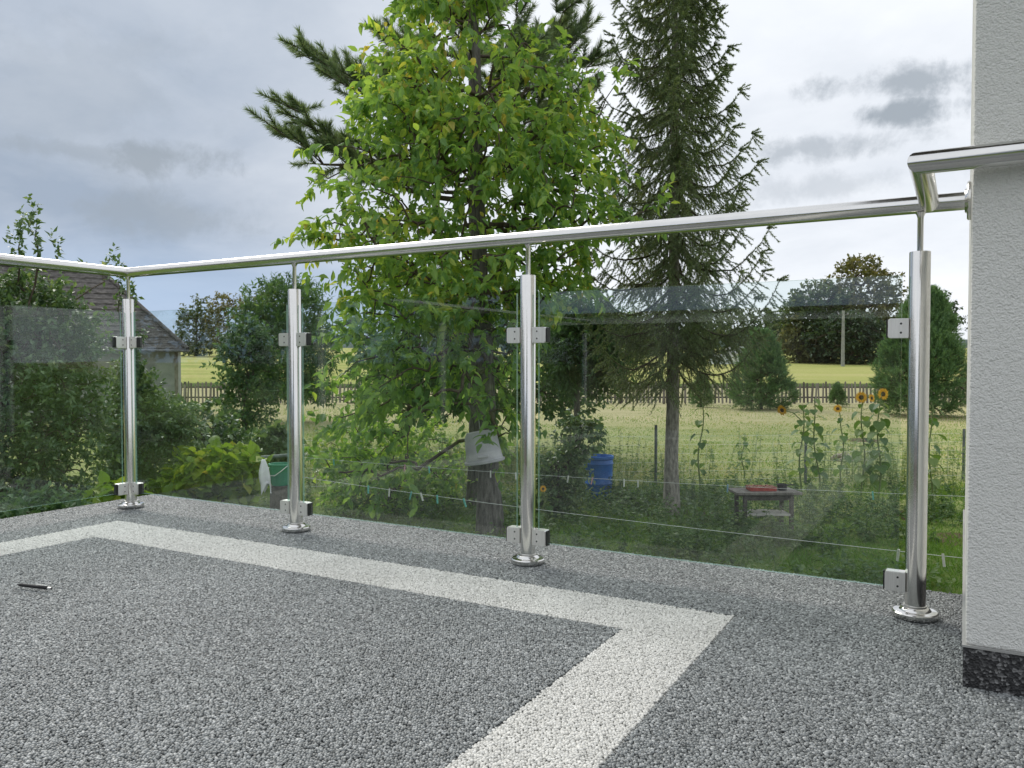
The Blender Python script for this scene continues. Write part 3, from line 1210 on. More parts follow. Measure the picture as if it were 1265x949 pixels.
# --- conifers
def pine(name, label, base, height, limbs, mat, r0, needle, nw, per, shoot=0.28, bark=BARK, group=None, sub=7, tuft=110, seed=0):
    """limbs: list of (start height fraction, direction xy, length, rise)"""
    root = tag(empty(name, base), label, 'tree', group)
    line = trunk_line(base, np.asarray(base) + [0, 0, height], 12, 0.04)
    trunk_mesh('trunk', line, r0, 0.03, bark, root)
    A, B, ra, rb, sb, sdv = [], [], [], [], [], []
    for (hf, dirxy, ln, rise) in limbs:
        p = line[0] + (line[-1] - line[0]) * hf
        i = min(int(hf * 11), 10)
        p = line[i] + (line[i + 1] - line[i]) * (hf * 11 - i)
        d = np.array([dirxy[0], dirxy[1], 0.0])
        d /= np.linalg.norm(d)
        side = np.array([-d[1], d[0], 0])
        K = 9
        prev = p
        r = 0.012 * ln + 0.012
        for k in range(1, K + 1):
            t = k / K
            q = p + d * ln * t + np.array([0, 0, 1.0]) * (rise * t * t) * ln + rng.normal(size=3) * 0.03 * ln * t
            A.append(prev); B.append(q); ra.append(r * (1.05 - (t - 1 / K) * .85)); rb.append(r * (1.05 - t * .85))
            if t > 0.3:
                for s in (-1, 1):
                    for e in range(max(1, sub // 4)):
                        ln2 = ln * (0.34 - 0.2 * t) * rng.uniform(.6, 1.2) + shoot * .4
                        d2 = d * rng.uniform(.5, .9) + side * s * rng.uniform(.4, .9) + np.array([0, 0, rng.uniform(.05, .6)])
                        d2 /= np.linalg.norm(d2)
                        e2 = q + d2 * ln2
                        A.append(q); B.append(e2); ra.append(r * .3); rb.append(r * .12)
                        m = max(2, int(ln2 / (shoot * .55)))
                        for u in range(m):
                            w = q + (e2 - q) * (0.35 + .65 * (u + 1) / m)
                            sb.append(w - d2 * shoot * .5)
                            dd = d2 + rng.normal(size=3) * .45 + np.array([0, 0, .35])
                            sdv.append(dd / np.linalg.norm(dd))
            prev = q
        for e in range(4):
            dd = d + rng.normal(size=3) * .35 + np.array([0, 0, .5 + rise])
            sb.append(prev - d * shoot * .3)
            sdv.append(dd / np.linalg.norm(dd))
    # leader
    for e in range(6):
        sb.append(line[-1] - [0, 0, .2 * e]); dd = rng.normal(size=3) * .5 + np.array([0, 0, 1.0]); sdv.append(dd / np.linalg.norm(dd))
    V, F = tubes(A, B, ra, rb, 5)
    adopt(from_arrays('branches', V, F, TWIG, smooth=True), root)
    sb, sdv = np.array(sb), np.array(sdv)
    V, F = tubes(sb, sb + sdv * shoot, np.full(len(sb), nw * 1.2), np.full(len(sb), nw * .6), 3)
    adopt(from_arrays('twigs', V, F, TWIG, smooth=True), root)
    P, D, Nn, Ln, Wd = shoot_needles(sb, sdv, shoot, tuft, needle, nw, 0.95)
    tint = np.clip(rng.beta(2, 2, len(P)), 0, 1)
    c = adopt(leaf_mesh('crown', P, D, Nn, Ln, Wd, NEEDLE, mat, tint=tint), root)
    c['kind'] = 'stuff'
    return root


def whorls(z0, z1, nz, rad, rise, per=5, jit=0.3):
    out = []
    for k in range(nz):
        f = z0 + (z1 - z0) * k / max(1, nz - 1)
        for j in range(per):
            a = 2 * math.pi * (j / per) + k * 1.1 + rng.uniform(-jit, jit)
            out.append((f + rng.uniform(-.012, .012), (math.cos(a), math.sin(a)), rad(f) * rng.uniform(.75, 1.1), rise(f) + rng.uniform(-.08, .08)))
    return out


PD = 12.6
pb = gpt(590, 447 + (CAM_H - GZ) * FPX / PD)
lim = whorls(0.5, 0.95, 6, lambda f: 2.0 * (1.05 - f) ** .7 + .4, lambda f: .1 + .3 * f, 4)
# limbs whose tips stand clear of the broadleaf crown: aimed at where they end
for (px, py, hf) in ((362, 165, 0.47), (388, 70, 0.58), (425, 190, .48), (430, 90, .6), (372, 140, .5), (735, 90, 0.55), (700, 20, 0.62), (650, 0, .64), (715, 45, .6)):
    tip = at(px, py, PD - 0.2)
    s = pb + np.array([0, 0, hf * 10.2])
    dx = tip - s
    ln = math.hypot(dx[0], dx[1])
    lim.append((hf, (dx[0], dx[1]), ln, dx[2] / ln))
pine('pine_tree', 'dark bushy-needled pine rising behind the broad leafy tree', pb, 10.2, lim, M_PINE, 0.16, 0.13, 0.010, 0, shoot=0.34, tuft=200)


def spruce(name, label, base, height, clear, rad, mat, r0):
    root = tag(empty(name, base), label, 'tree')
    line = trunk_line(base, np.asarray(base) + [0, 0, height], 14, 0.02)
    trunk_mesh('trunk', line, r0, 0.015, BARK_GREY, root, flare=1.25)
    A, B, ra, rb, sb, se = [], [], [], [], [], []
    nz = int((height - clear) / 0.215)
    for k in range(nz):
        z = clear + (height - clear) * k / nz
        fr = z / height
        pt = np.array([np.interp(z, line[:, 2] - base[2], line[:, c]) for c in range(3)])
        for j in range(5):
            a = 2 * math.pi * j / 5 + k * 1.26 + rng.uniform(-.35, .35)
            ln = rad(z) * rng.uniform(.6, 1.02)
            d = np.array([math.cos(a), math.sin(a), 0])
            side = np.array([-d[1], d[0], 0])
            K = 10
            prev = pt
            r = 0.009 * ln + 0.006
            drop = rng.uniform(.22, .4)
            for i in range(1, K + 1):
                t = i / K
                q = pt + d * ln * t + np.array([0, 0, ln * (-drop * math.sin(t * 2.6) * 1.1 + .30 * t ** 3)]) + rng.normal(size=3) * .012
                A.append(prev); B.append(q); ra.append(r * (1.1 - t + .1)); rb.append(r * (1.1 - t))
                if t > .12:
                    for s in (-1, 1):
                        for rep in range(2):
                            hl = ln * rng.uniform(.14, .4) * (1.25 - t) + .12
                            dd = d * .35 + side * s * rng.uniform(.2, .75) + np.array([0, 0, -rng.uniform(.35, 1.3) * (1.2 - .8 * t)])
                            dd /= np.linalg.norm(dd)
                            sb.append(q + (prev - q) * rng.random()); se.append(sb[-1] + dd * hl)
                prev = q
            for e in range(3):
                dd = d + rng.normal(size=3) * .3 + np.array([0, 0, .25])
                sb.append(prev - d * .05); se.append(prev + dd / np.linalg.norm(dd) * rng.uniform(.08, .16))
    V, F = tubes(A, B, ra, rb, 5)
    adopt(from_arrays('branches', V, F, TWIG, smooth=True), root)
    sb, se = np.array(sb), np.array(se)
    V, F = tubes(sb, se, np.full(len(sb), .0045), np.full(len(sb), .002), 3)
    adopt(from_arrays('twigs', V, F, TWIG, smooth=True), root)
    ln = np.linalg.norm(se - sb, axis=1)
    # also clothe the outer halves of the limbs
    sb2 = np.concatenate([sb, np.array(A)]); se2 = np.concatenate([se, np.array(B)])
    ln = np.linalg.norm(se2 - sb2, axis=1)
    P, D, Nn, Ln, Wd = shoot_needles(sb2, norm(se2 - sb2), ln, 62, 0.04, 0.0115, 0.9)
    c = adopt(leaf_mesh('crown', P, D, Nn, Ln, Wd, NEEDLE, mat, tint=np.clip(rng.beta(2, 2, len(P)) + .12 * clump(P, 2.2, 1), 0, 1)), root)
    c['kind'] = 'stuff'
    return root


SD = 11.9
sbase = gpt(829, 447 + (CAM_H - GZ) * FPX / SD)
spruce('spruce_tree', 'tall slender spruce with drooping twigs and bare lower trunk', sbase, 11.0, 2.35,
       lambda z: (1.95 - 0.205 * (z - 2.2)) * (1 if z > 2.9 else .75), M_SPRUCE, 0.105)

# --- shrubs and small trees at the left
def shrub(name, label, prof, d, n, leaf, per, length, mat, basepx, droop=0.2, depth=.8, r0=.05, upright=None, shell=.5, tpl=LEAF5, cat='shrub', width=.55, group=None, top=None, cut=-.4, seed=0, upb=.6, tintf=None, extra=None):
    b = gdist(d, basepx) if d > 44 else gpt(basepx, 447 + (CAM_H - GZ) * FPX / d)
    mg = .7 * length * FPX / d
    prof = [(py + mg * 1.3 * (1 - k / (len(prof) - 1)), min(l + mg, (l + r) / 2 - 2), max(r - mg, (l + r) / 2 + 2)) for k, (py, l, r) in enumerate(prof)]
    T = profile_targets(prof, d, n, depth, shell, seed, cut, 1.6)
    T[:, 2] = np.maximum(T[:, 2], b[2] + .08)
    if upright is not None:
        ex = []
        for (px, y0, y1) in upright:
            dz = rng.uniform(-.5, .3)
            for py in np.arange(y0, y1 - 1, -9):
                ex.append(at(px + rng.uniform(-2, 2), py, d) + FH * dz)
        T = np.concatenate([T, np.array(ex)])
    ptop = top if top is not None else at(basepx, (prof[0][0] + prof[-1][0]) / 2, d)
    return deciduous(name, label, cat, b, ptop, T, leaf, per, length, mat, r0, 0.0035, droop, width, tpl, group, trunk_n=8, upb=upb, tintf=tintf, wob=.03, sides=4)


shrub('fruit_bush', 'overgrown small-leaved fruit bush with upright shoots standing against the tiled roof', [(318, -30, 60), (345, -60, 110), (400, -90, 135), (480, -100, 150), (560, -90, 140), (640, -80, 120)], 7.2, 1500,
      0.055, 17, 0.26, M_SHRUB, 30, upright=[(3, 330, 250), (22, 330, 275), (38, 335, 290), (78, 340, 286), (95, 340, 318), (112, 345, 322), (-12, 330, 262), (8, 330, 265)], seed=1, r0=.06)
shrub('dense_shrub', 'dense dark small-leaved shrub below the end of the tiled roof', [(395, 160, 178), (430, 140, 186), (472, 130, 205), (520, 120, 265), (570, 120, 255), (625, 110, 240)], 8.6, 1150,
      0.055, 16, 0.25, M_SHRUB, 180, upright=[(172, 400, 345), (185, 430, 392), (165, 400, 362)], seed=2)
shrub('vine_bush', 'bright yellow-green vine rambling low beside the terrace corner', [(540, 245, 310), (556, 215, 335), (585, 195, 325), (615, 180, 315), (640, 190, 310)], 8.3, 330,
      0.105, 9, 0.25, M_VINE, 275, width=.95, tpl=HEART, seed=3, droop=.35, cut=-.9, r0=.03)
shrub('yellow_vine_plant', 'small yellow-green vine sprawling outside the corner post', [(592, 120, 165), (606, 108, 180), (640, 100, 185)], 6.2, 60, 0.085, 9, 0.18, M_VINE, 145, width=.95, tpl=HEART, seed=4, cut=-.9, r0=.02)
shrub('ground_cover_bush', 'low dark leafy bush hugging the terrace edge below the left glass', [(600, -60, 110), (625, -80, 120), (660, -90, 110)], 5.6, 260, 0.06, 14, 0.2, M_FRUIT, 20, seed=5, cut=-.9, r0=.03)
shrub('young_fruit_tree', 'round dark green young fruit tree beyond the vine', [(385, 290, 330), (410, 265, 345), (450, 250, 352), (490, 258, 348), (530, 275, 330)], 17.5, 420,
      0.1, 14, 0.4, M_FRUIT, 305, width=.6, seed=6, r0=.08, cat='tree')
shrub('conifer_clump', 'tall dark green feathery tree behind the second post', [(335, 330, 370), (350, 290, 410), (380, 283, 425), (430, 290, 425), (480, 310, 420), (500, 320, 410)], 30, 700, 0.2, 22, 0.6, M_FRUIT, 360, width=.3, seed=7, r0=.14, cat='tree', droop=.1)
shrub('hazel_bush', 'mid-green bush with coarse leaves behind the vine', [(520, 320, 365), (545, 300, 375), (575, 300, 372), (600, 300, 365)], 10.5, 130, .085, 12, .3, M_SHRUB, 340, width=.8, seed=8, tpl=HEART)
shrub('currant_bush', 'low leafy currant bush between the dense shrub and the young fruit tree', [(488, 215, 265), (510, 200, 310), (540, 195, 330), (575, 195, 330)], 12.5, 260, .08, 12, .3, M_SHRUB, 262, width=.8, seed=13, tpl=HEART, r0=.03, cut=-.6)
shrub('dark_yew', 'dark dense evergreen between the third post and the spruce trunk', [(352, 690, 740), (375, 668, 785), (420, 660, 800), (455, 665, 790), (490, 690, 745)], 15.5, 620, .12, 18, .42, M_FRUIT, 715, width=.3, seed=14, r0=.1, cat='tree', droop=.5, cut=-.3)
shrub('raspberry_thicket', 'leafy thicket of garden plants left of the blue barrel', [(505, 670, 745), (530, 662, 752), (560, 660, 735), (600, 655, 725), (640, 655, 720)], 11.6, 330, .07, 13, .26, M_SHRUB, 690, width=.7, seed=9, r0=.03, cut=-.5)
shrub('bean_thicket', 'tangled leafy thicket under the broad leafy tree', [(500, 395, 560), (540, 380, 585), (590, 380, 590), (640, 390, 580)], 12.2, 330, .09, 11, .3, M_WALNUT, 480, width=.7, seed=10, r0=.03, cut=-.35)
shrub('dark_backdrop_tree', 'dark dense tree standing behind the trunk of the broad leafy tree', [(330, 480, 640), (370, 430, 760), (420, 420, 790), (470, 430, 770), (510, 440, 740)], 19, 1150, .16, 16, .5, M_FRUIT, 600, seed=11, r0=.16, cat='tree', cut=-.35)

# --- young pines by the picket fence
M_YPINE = mat_leaf('young_pine_needle', [(0.0, (0.07, 0.14, 0.065)), (0.6, (0.13, 0.24, 0.105)), (1.0, (0.22, 0.34, 0.14))], 0.25)


def young_pine(name, label, px, ybase, ytop, wpx, group=None, tuft=26, mat=None):
    mat = mat or M_YPINE
    d = (CAM_H - GZ) * FPX / (ybase - 447)
    base = gpt(px, ybase)
    h = (ybase - ytop) * d / FPX
    R = wpx / 2 * d / FPX
    root = tag(empty(name, base), label, 'tree', group)
    line = trunk_line(base, base + [0, 0, h * .95], 9, 0.02)
    trunk_mesh('trunk', line, .03 + .012 * h, .012, BARK, root)
    n = int(80 + 210 * R * h / 2)
    f = rng.random(n) ** .8
    rad = R * .94 * np.clip(1.06 - f, 0, 1) ** .6 * np.clip(.62 + f * 3, 0, 1)
    ang = rng.uniform(0, 2 * math.pi, n)
    rr = rad * rng.random(n) ** .3 * (1 + .14 * np.sin(ang * 3 + f * 9))
    T = base[None] + np.stack([rr * np.cos(ang), rr * np.sin(ang), .08 + f * h * .93], 1)
    A, B, ra, rb, tips, tdir = skeleton(line[1:], T, .008, r_max=.04, sag=-.05)
    V, F = tubes(A, B, ra, rb, 4)
    adopt(from_arrays('branches', V, F, TWIG, smooth=True), root)
    out = norm(T - (line[0] + [0, 0, h * .35]))
    k = 5
    sd = norm(out[:, None] * .75 + np.array([0, 0, .75]) + rng.normal(size=(n, k, 3)) * .42).reshape(-1, 3)
    sbp = np.repeat(T, k, 0) + rng.normal(size=(n * k, 3)) * .06 * min(1, R)
    sl = min(.36, .2 * h)
    P, D, Nn, Ln, Wd = shoot_needles(sbp, sd, sl, tuft, min(.15, .08 * h + .03), .022, .75)
    c = adopt(leaf_mesh('crown', P, D, Nn, Ln, Wd, NEEDLE, mat, tint=np.clip(rng.beta(2, 2, len(P)) + np.repeat(rng.normal(size=n * k) * .12, tuft), 0, 1)), root)
    c['kind'] = 'stuff'
    return root


young_pine('young_pine', 'rounded bushy young pine in front of the picket fence', 940, 506, 412, 82)
young_pine('young_pine', 'tall broad young pine at the right-hand end of the picket fence beside the house wall', 1140, 514, 358, 128, tuft=24)
young_pine('young_pine', 'knee-high little pine seedling by the fence next to the spruce trunk', 866, 503, 468, 24, tuft=14)
young_pine('young_pine', 'tiny pine seedling by the fence behind the sunflowers', 1035, 503, 478, 20, tuft=14)

# --- far trees
def far_tree(name, label, px, ytop, ybase, wpx, d, mat, n=150, leaf=.5, per=14, lean=0, group='trees at the far edge of the fields', shape=0, seed=0):
    b = gdist(d, px)
    yb = 447 - (b[2] - CAM_H) * FPX / d
    hh = yb - ytop
    w = wpx / 2
    if shape == 1:      # conical
        prof = [(ytop, px - 1, px + 1), (ytop + hh * .4, px - w * .5, px + w * .5), (yb - 2, px - w, px + w)]
    else:
        prof = [(ytop, px - w * .35, px + w * .35), (ytop + hh * .2, px - w * .8, px + w * .8), (ytop + hh * .5, px - w, px + w), (ytop + hh * .8, px - w * .85, px + w * .85), (yb - hh * .02, px - w * .6, px + w * .6)]
    s = 6.0 / max(wpx * d / FPX, 3)
    mg = .7 * leaf * 2.6 * FPX / d
    prof = [(py + mg * 1.3 * (1 - k / (len(prof) - 1)), min(l + mg, (l + r) / 2 - 1), max(r - mg, (l + r) / 2 + 1)) for k, (py, l, r) in enumerate(prof)]
    T = profile_targets(prof, d, n, .8, .45, seed, -.4, s)
    T[:, 2] = np.maximum(T[:, 2], b[2] + .3)
    return deciduous(name, label, 'tree', b, at(px, ytop + hh * .3, d), T, leaf, per, leaf * 2.6, mat, .25, .03, .15, .6, LEAF5, group, trunk_n=7, wob=.15, upb=.3, sides=4, var=.5)


FARS = [
    ('tall bronze-topped tree towering over the right end of the far wood', 1065, 312, 0, 128, 120, M_FAR_OLIVE, 700, .55),
    ('broad dark tree left of the bronze-topped tree in the far wood', 1012, 342, 0, 110, 118, M_FAR, 560, .55),
    ('low dark rounded tree under the bronze-topped tree', 1050, 378, 0, 120, 112, M_FAR_DARK, 420, .5),
    ('olive brown bushy tree beside the grey utility pole', 985, 388, 0, 60, 116, M_FAR_OLIVE, 200, .5),
    ('dark tree at the right-hand edge of the far wood behind the tall young pine', 1150, 350, 0, 90, 122, M_FAR_DARK, 260, .5),
    ('rounded dark tree behind the rounded young pine', 945, 378, 0, 56, 140, M_FAR_DARK, 180, .55),
    ('grey green tree behind the white shed', 905, 372, 0, 50, 150, M_FAR, 170, .55),
    ('dark tree left of the white shed seen beside the spruce', 866, 376, 0, 60, 155, M_FAR_DARK, 170, .55),
    ('dim green tree seen past the spruce trunk', 800, 380, 0, 90, 158, M_FAR_DARK, 220, .6),
    ('dim green tree behind the leafy crown right of the third post', 720, 384, 0, 90, 160, M_FAR_DARK, 200, .6),
    ('tall loose willow-like tree with a gap in its crown beyond the barn', 243, 362, 0, 58, 150, M_FAR, 230, .5),
    ('tall pale green tree next to the willow-like tree', 282, 350, 0, 66, 148, M_FAR_OLIVE, 230, .5),
    ('olive tree behind the feathery tree at the second post', 330, 346, 0, 60, 150, M_FAR, 200, .5),
]
for i, (lab, px, yt, yb, w, d, mt, n, lf) in enumerate(FARS):
    far_tree('far_tree', lab, px, yt, yb, w, d, mt, n, lf, seed=i)
for (px, yt, w, lab) in ((968, 372, 14, 'tallest pointed spruce spire above the far wood'), (950, 380, 10, 'shorter pointed spruce spire left of the tallest spire'), (958, 384, 9, 'smallest pointed spruce spire between the two others')):
    far_tree('far_spruce', lab, px, yt, 0, w, 170, M_FAR_DARK, 90, .5, 10, shape=1)


# ------------------------------------------------------------------ barn with tiled hip roof
def local_frame(root_pt, rz=YAW):
    return empty('x', root_pt, rz)


def prism_part(name, V, F, mat, root):
    me = bpy.data.meshes.new(name)
    me.from_pydata([tuple(v) for v in V], [], F)
    me.polygons.foreach_set('use_smooth', [False] * len(me.polygons))
    o = link(name, me, mat, root)
    return o


def make_barn():
    d = 32.0
    c = CAM + d * (FH + RT * (219 - CX) / FPX)
    c[2] = GZ
    root = tag(empty('barn', c, YAW + .37), 'old grey-walled barn with weathered grey-brown tiled hip roof behind the bushes', 'barn')
    W, Dp, Hw = 11.0, 6.2, 2.85
    wall = mat_mottled('grey_barn_render', (0.2, 0.22, 0.215), (0.33, 0.345, 0.335), 1.6, 0.95, bump=.4, dist=.03)
    box_obj('wall', (-W, 0, 0, 0, Dp, Hw), wall, root)
    box_obj('corner_trim', (-0.10, -0.03, 0, 0.03, 0.1, Hw - .02), WOOD_OLD, root)
    TILE = mat_mottled('old_grey_brown_tile', (0.05, 0.046, 0.044), (0.15, 0.14, 0.132), 5.5, 0.9, bump=.6, dist=.03, mapscale=(1, 1, 3))
    ov = .38
    x0, x1, y0, y1 = -W - ov, ov, -ov, Dp + ov
    half = (y1 - y0) / 2
    rise = half * .98
    zE = Hw - .12
    roof = prism_part('roof', [(x0, y0, zE), (x1, y0, zE), (x1, y1, zE), (x0, y1, zE), (x0 + half, y0 + half, zE + rise), (x1 - half, y0 + half, zE + rise)],
                      [(0, 1, 5, 4), (1, 2, 5), (2, 3, 4, 5), (3, 0, 4), (3, 2, 1, 0)], WOOD_DARK, root)
    n = 15
    for k in range(n):
        a, bb = k / n, min((k + 1.22) / n, 1.0)
        t0, t1 = .075, .02
        for side in range(2):
            w = rng.uniform(-.012, .012)

            def pt(f, lift, edge):
                if side == 0:
                    xa, xb = x0 + half * f, x1 - half * f
                    return (xa if edge == 0 else xb, y0 + half * f, zE + rise * f + lift + w)
                ya, yb = y0 + half * f, y1 - half * f
                return (x1 - half * f, ya if edge == 0 else yb, zE + rise * f + lift + w)
            nseg = 40 if side == 0 else 16
            V, F = [], []
            lo = [np.array(pt(a, t0, 0)), np.array(pt(a, t0, 1))]
            hi = [np.array(pt(bb, t1, 0)), np.array(pt(bb, t1, 1))]
            lb = [np.array(pt(a, .005, 0)), np.array(pt(a, .005, 1))]
            for i in range(nseg + 1):
                u = i / nseg
                j = rng.normal(size=3) * .012
                V += [lb[0] * (1 - u) + lb[1] * u, lo[0] * (1 - u) + lo[1] * u + j, hi[0] * (1 - u) + hi[1] * u]
            for i in range(nseg):
                q = i * 3
                F += [(q, q + 3, q + 4, q + 1), (q + 1, q + 4, q + 5, q + 2)]
            prism_part('tile_course', V, F, TILE, roof)
    hp = [np.array((x1 + .02, y0 - .02, zE + .06)), np.array((x1 - half, y0 + half, zE + rise + .07)), np.array((x0 + half, y0 + half, zE + rise + .07))]
    V, F = tubes([hp[0], hp[1]], [hp[1], hp[2]], [.09, .1], [.09, .1], 8)
    from_arrays('ridge_tiles', V, F, TILE, roof, smooth=True)
    V, F = tubes([(x0, y0 - .05, zE - .02)], [(x1 + .05, y0 - .05, zE - .03)], [.055], [.055], 10)
    from_arrays('gutter', V, F, mat_mottled('dull_zinc', (0.1, 0.105, 0.11), (0.16, 0.165, 0.17), 6, .6, .3, bump=0), roof, smooth=True)


make_barn()


# ------------------------------------------------------------------ picket fence
def make_fence():
    d = 43.0
    l0, l1 = (-60 - CX) / FPX * d, (1235 - CX) / FPX * d
    o0 = FH * d + RT * l0
    root = tag(empty('picket_fence', (o0[0], o0[1], GZ), YAW), 'long weathered wooden picket fence along the far side of the meadow', 'fence')
    h, w, t = 1.18, .105, .022
    me = bpy.data.meshes.new('picket')
    V = [(-w / 2, 0, .06), (w / 2, 0, .06), (w / 2, 0, h - .07), (0, 0, h), (-w / 2, 0, h - .07)]
    V += [(x, t, z) for x, _, z in V]
    F = [(0, 1, 2, 3, 4), (9, 8, 7, 6, 5)] + [(i, (i + 5), (i + 1) % 5 + 5, (i + 1) % 5) for i in range(5)]
    me.from_pydata(V, [], F)
    me.polygons.foreach_set('use_smooth', [False] * len(F))
    pm, nt, p, N, L = new_mat('picket_wood')
    oi = N('ShaderNodeObjectInfo')
    L(ramp(nt, oi.outputs['Random'], [(0, (0.11, 0.095, 0.085)), (.6, (0.21, 0.185, 0.165)), (1, (0.32, 0.29, 0.26))]), p.inputs['Base Color'])
    p.inputs['Roughness'].default_value = .9
    me.materials.append(pm)
    n = 282
    L_ = l1 - l0
    for i in range(n):
        o = bpy.data.objects.new('picket', me)
        col.objects.link(o)
        o.parent = root
        o.location = (L_ * (i + .5) / n + rng.uniform(-.012, .012), rng.uniform(-.004, .004), rng.uniform(-.03, .02))
        o.rotation_euler = (0, rng.normal() * .03, 0)
        o.scale = (rng.uniform(.8, 1.15), 1, rng.uniform(.9, 1.07))
    for z in (.32, .86):
        box_obj('rail', (0, t + .006, z, L_, t + .05, z + .08), WOOD_DARK, root)
    for i in range(24):
        x = L_ * (i + .3) / 24
        box_obj('fence_post', (x, t + .052, -.2, x + .11, t + .16, h + .02), WOOD_DARK, root)


make_fence()


# ------------------------------------------------------------------ garden wire fence
def make_wire_fence():
    pts = [(250, 612), (437, 608), (600, 604), (810, 601), (995, 598), (1190, 595), (1330, 592)]
    P = [gpt(*q) for q in pts]
    root = tag(empty('wire_fence', P[0]), 'thin wire mesh garden fence on slim dark posts', 'fence')
    PM = mat_mottled('grey_green_post', (0.09, 0.11, 0.105), (0.17, 0.19, 0.185), 12, .7, bump=.2, dist=.004)
    hs = [1.0, 1.05, 1.0, 1.12, .98, 1.0, 1.0]
    for q, h in zip(P, hs):
        V, F = tubes([q - [0, 0, .2]], [q + [0, 0, h]], [.028], [.026], 10)
        adopt(from_arrays('fence_post', V, F, PM, smooth=True), root)
    A, B = [], []
    for a, b in zip(P, P[1:]):
        for z in np.linspace(.12, .92, 6):
            m = (a + b) / 2 - [0, 0, .012]
            A += [a + [0, 0, z], m + [0, 0, z]]; B += [m + [0, 0, z], b + [0, 0, z]]
        n = int(np.linalg.norm(b - a) / .3)
        for i in range(1, n):
            q = a + (b - a) * i / n
            A.append(q + [0, 0, .1]); B.append(q + [0, 0, .92])
    V, F = tubes(A, B, np.full(len(A), .0016), np.full(len(A), .0016), 4)
    adopt(from_arrays('wire_mesh', V, F, SATIN), root)


make_wire_fence()

# ------------------------------------------------------------------ sunflowers
SF_LEAF = mat_leaf_object('sunflower_leaf', [(0.0, (0.06, 0.13, 0.04)), (0.6, (0.11, 0.2, 0.06)), (1.0, (0.2, 0.28, 0.1))], 0.35)
SF_STEM = mat_mottled('sunflower_stem', (0.13, 0.19, 0.06), (0.22, 0.27, 0.1), 20, .7, bump=0)
SF_PETAL = mat_mottled('sunflower_petal', (0.75, 0.34, 0.015), (0.9, 0.52, 0.03), 25, .6, bump=0)
SF_DISC = mat_mottled('sunflower_disc', (0.04, 0.025, 0.012), (0.12, 0.075, 0.03), 90, .9, bump=.6, dist=.01)
me = bpy.data.meshes.new('leaf')
me.from_pydata([tuple(v) for v in HEART[0]], [], [tuple(f) for f in HEART[1]])
me.materials.append(SF_LEAF)
SFL = me
pt_n = 22
P_ = np.zeros((pt_n, 3))
an = np.arange(pt_n) * 2 * math.pi / pt_n
Dd = np.stack([np.cos(an), np.sin(an), rng.uniform(-.1, .35, pt_n)], 1)
P_ = np.stack([np.cos(an) * .042, np.sin(an) * .042, np.zeros(pt_n)], 1)
Vp, Fp = leaf_arrays(P_, Dd, np.tile([[0, 0, 1.0]], (pt_n, 1)), rng.uniform(.075, .1, pt_n), np.full(pt_n, .036), LEAF5)
SFP = bpy.data.meshes.new('petals')
SFP.from_pydata([tuple(v) for v in Vp], [], [tuple(f) for f in Fp])
SFP.materials.append(SF_PETAL)
bm = bmesh.new()
bmesh.ops.create_uvsphere(bm, u_segments=18, v_segments=8, radius=.052)
for v in bm.verts:
    v.co.z = v.co.z * .28 - .006
SFD = bpy.data.meshes.new('flower_head')
bm.to_mesh(SFD)
bm.free()
SFD.materials.append(SF_DISC)


def sunflower(label, px, d, ytop, heads=(), nleaf=10, leaf=.24, lean=0.0, y0=None, group=None, scale=1.0):
    base = gpt(px, 447 + (CAM_H - GZ) * FPX / d)
    root = tag(empty('sunflower', base), label, 'sunflower', group)
    top = at(px + lean, ytop, d)
    K = 10
    line = [base + (top - base) * (k / K) + RT * (.03 * math.sin(k * .8 + px)) for k in range(K + 1)]
    V, F = tubes(line[:-1], line[1:], np.linspace(.016, .009, K), np.linspace(.0155, .0085, K), 8)
    adopt(from_arrays('stalk', V, F, SF_STEM, smooth=True), root)
    ph = rng.uniform(0, 6.28)
    nleaf = int(nleaf * 1.9)
    for i in range(nleaf):
        f = .22 + .78 * (i + rng.uniform(-.3, .3) + .5) / nleaf
        f = min(f, 1.0)
        q = base + (top - base) * f
        a = ph + i * 2.4
        up = rng.uniform(-.1, .45)
        d1 = np.array([math.cos(a), math.sin(a), up])
        pet = q + d1 / np.linalg.norm(d1) * rng.uniform(.05, .11)
        V, F = tubes([q], [pet], [.005], [.0035], 5)
        adopt(from_arrays('leaf_stem', V, F, SF_STEM), root)
        o = bpy.data.objects.new('leaf', SFL)
        col.objects.link(o)
        dr = np.array([math.cos(a), math.sin(a), -rng.uniform(.2, 1.1)])
        dr /= np.linalg.norm(dr)
        s_ = np.cross([0, 0, 1.0], dr)
        s_ /= np.linalg.norm(s_)
        n_ = np.cross(dr, s_)
        ll = leaf * rng.uniform(.65, 1.2) * (1.1 - .35 * f)
        o.matrix_basis = Matrix(((dr[0], s_[0], n_[0], pet[0]), (dr[1], s_[1], n_[1], pet[1]), (dr[2], s_[2], n_[2], pet[2]), (0, 0, 0, 1))) @ Matrix.Scale(ll, 4)
        adopt(o, root)
    for (hx, hy, fx, fy, fz, sc) in heads:
        hp = at(hx, hy, d)
        src = np.array(min(line, key=lambda q: np.linalg.norm(q - (hp - [0, 0, .18]))))
        fn = RT * fx - FH * fy + np.array([0, 0, fz])
        fn /= np.linalg.norm(fn)
        mid = (src + hp) / 2 + np.array([0, 0, .07])
        nb = hp - fn * .02
        V, F = tubes([src, mid], [mid, nb], [.009, .008], [.008, .008], 7)
        adopt(from_arrays('neck', V, F, SF_STEM, smooth=True), root)
        h = bpy.data.objects.new('flower_head', SFD)
        col.objects.link(h)
        q = Vector(tuple(fn)).to_track_quat('Z', 'Y')
        h.matrix_basis = Matrix.LocRotScale(Vector(tuple(hp)), q, Vector((sc, sc, sc)) * .8)
        adopt(h, root)
        pe = bpy.data.objects.new('petals', SFP)
        col.objects.link(pe)
        pe.parent = h
    return root


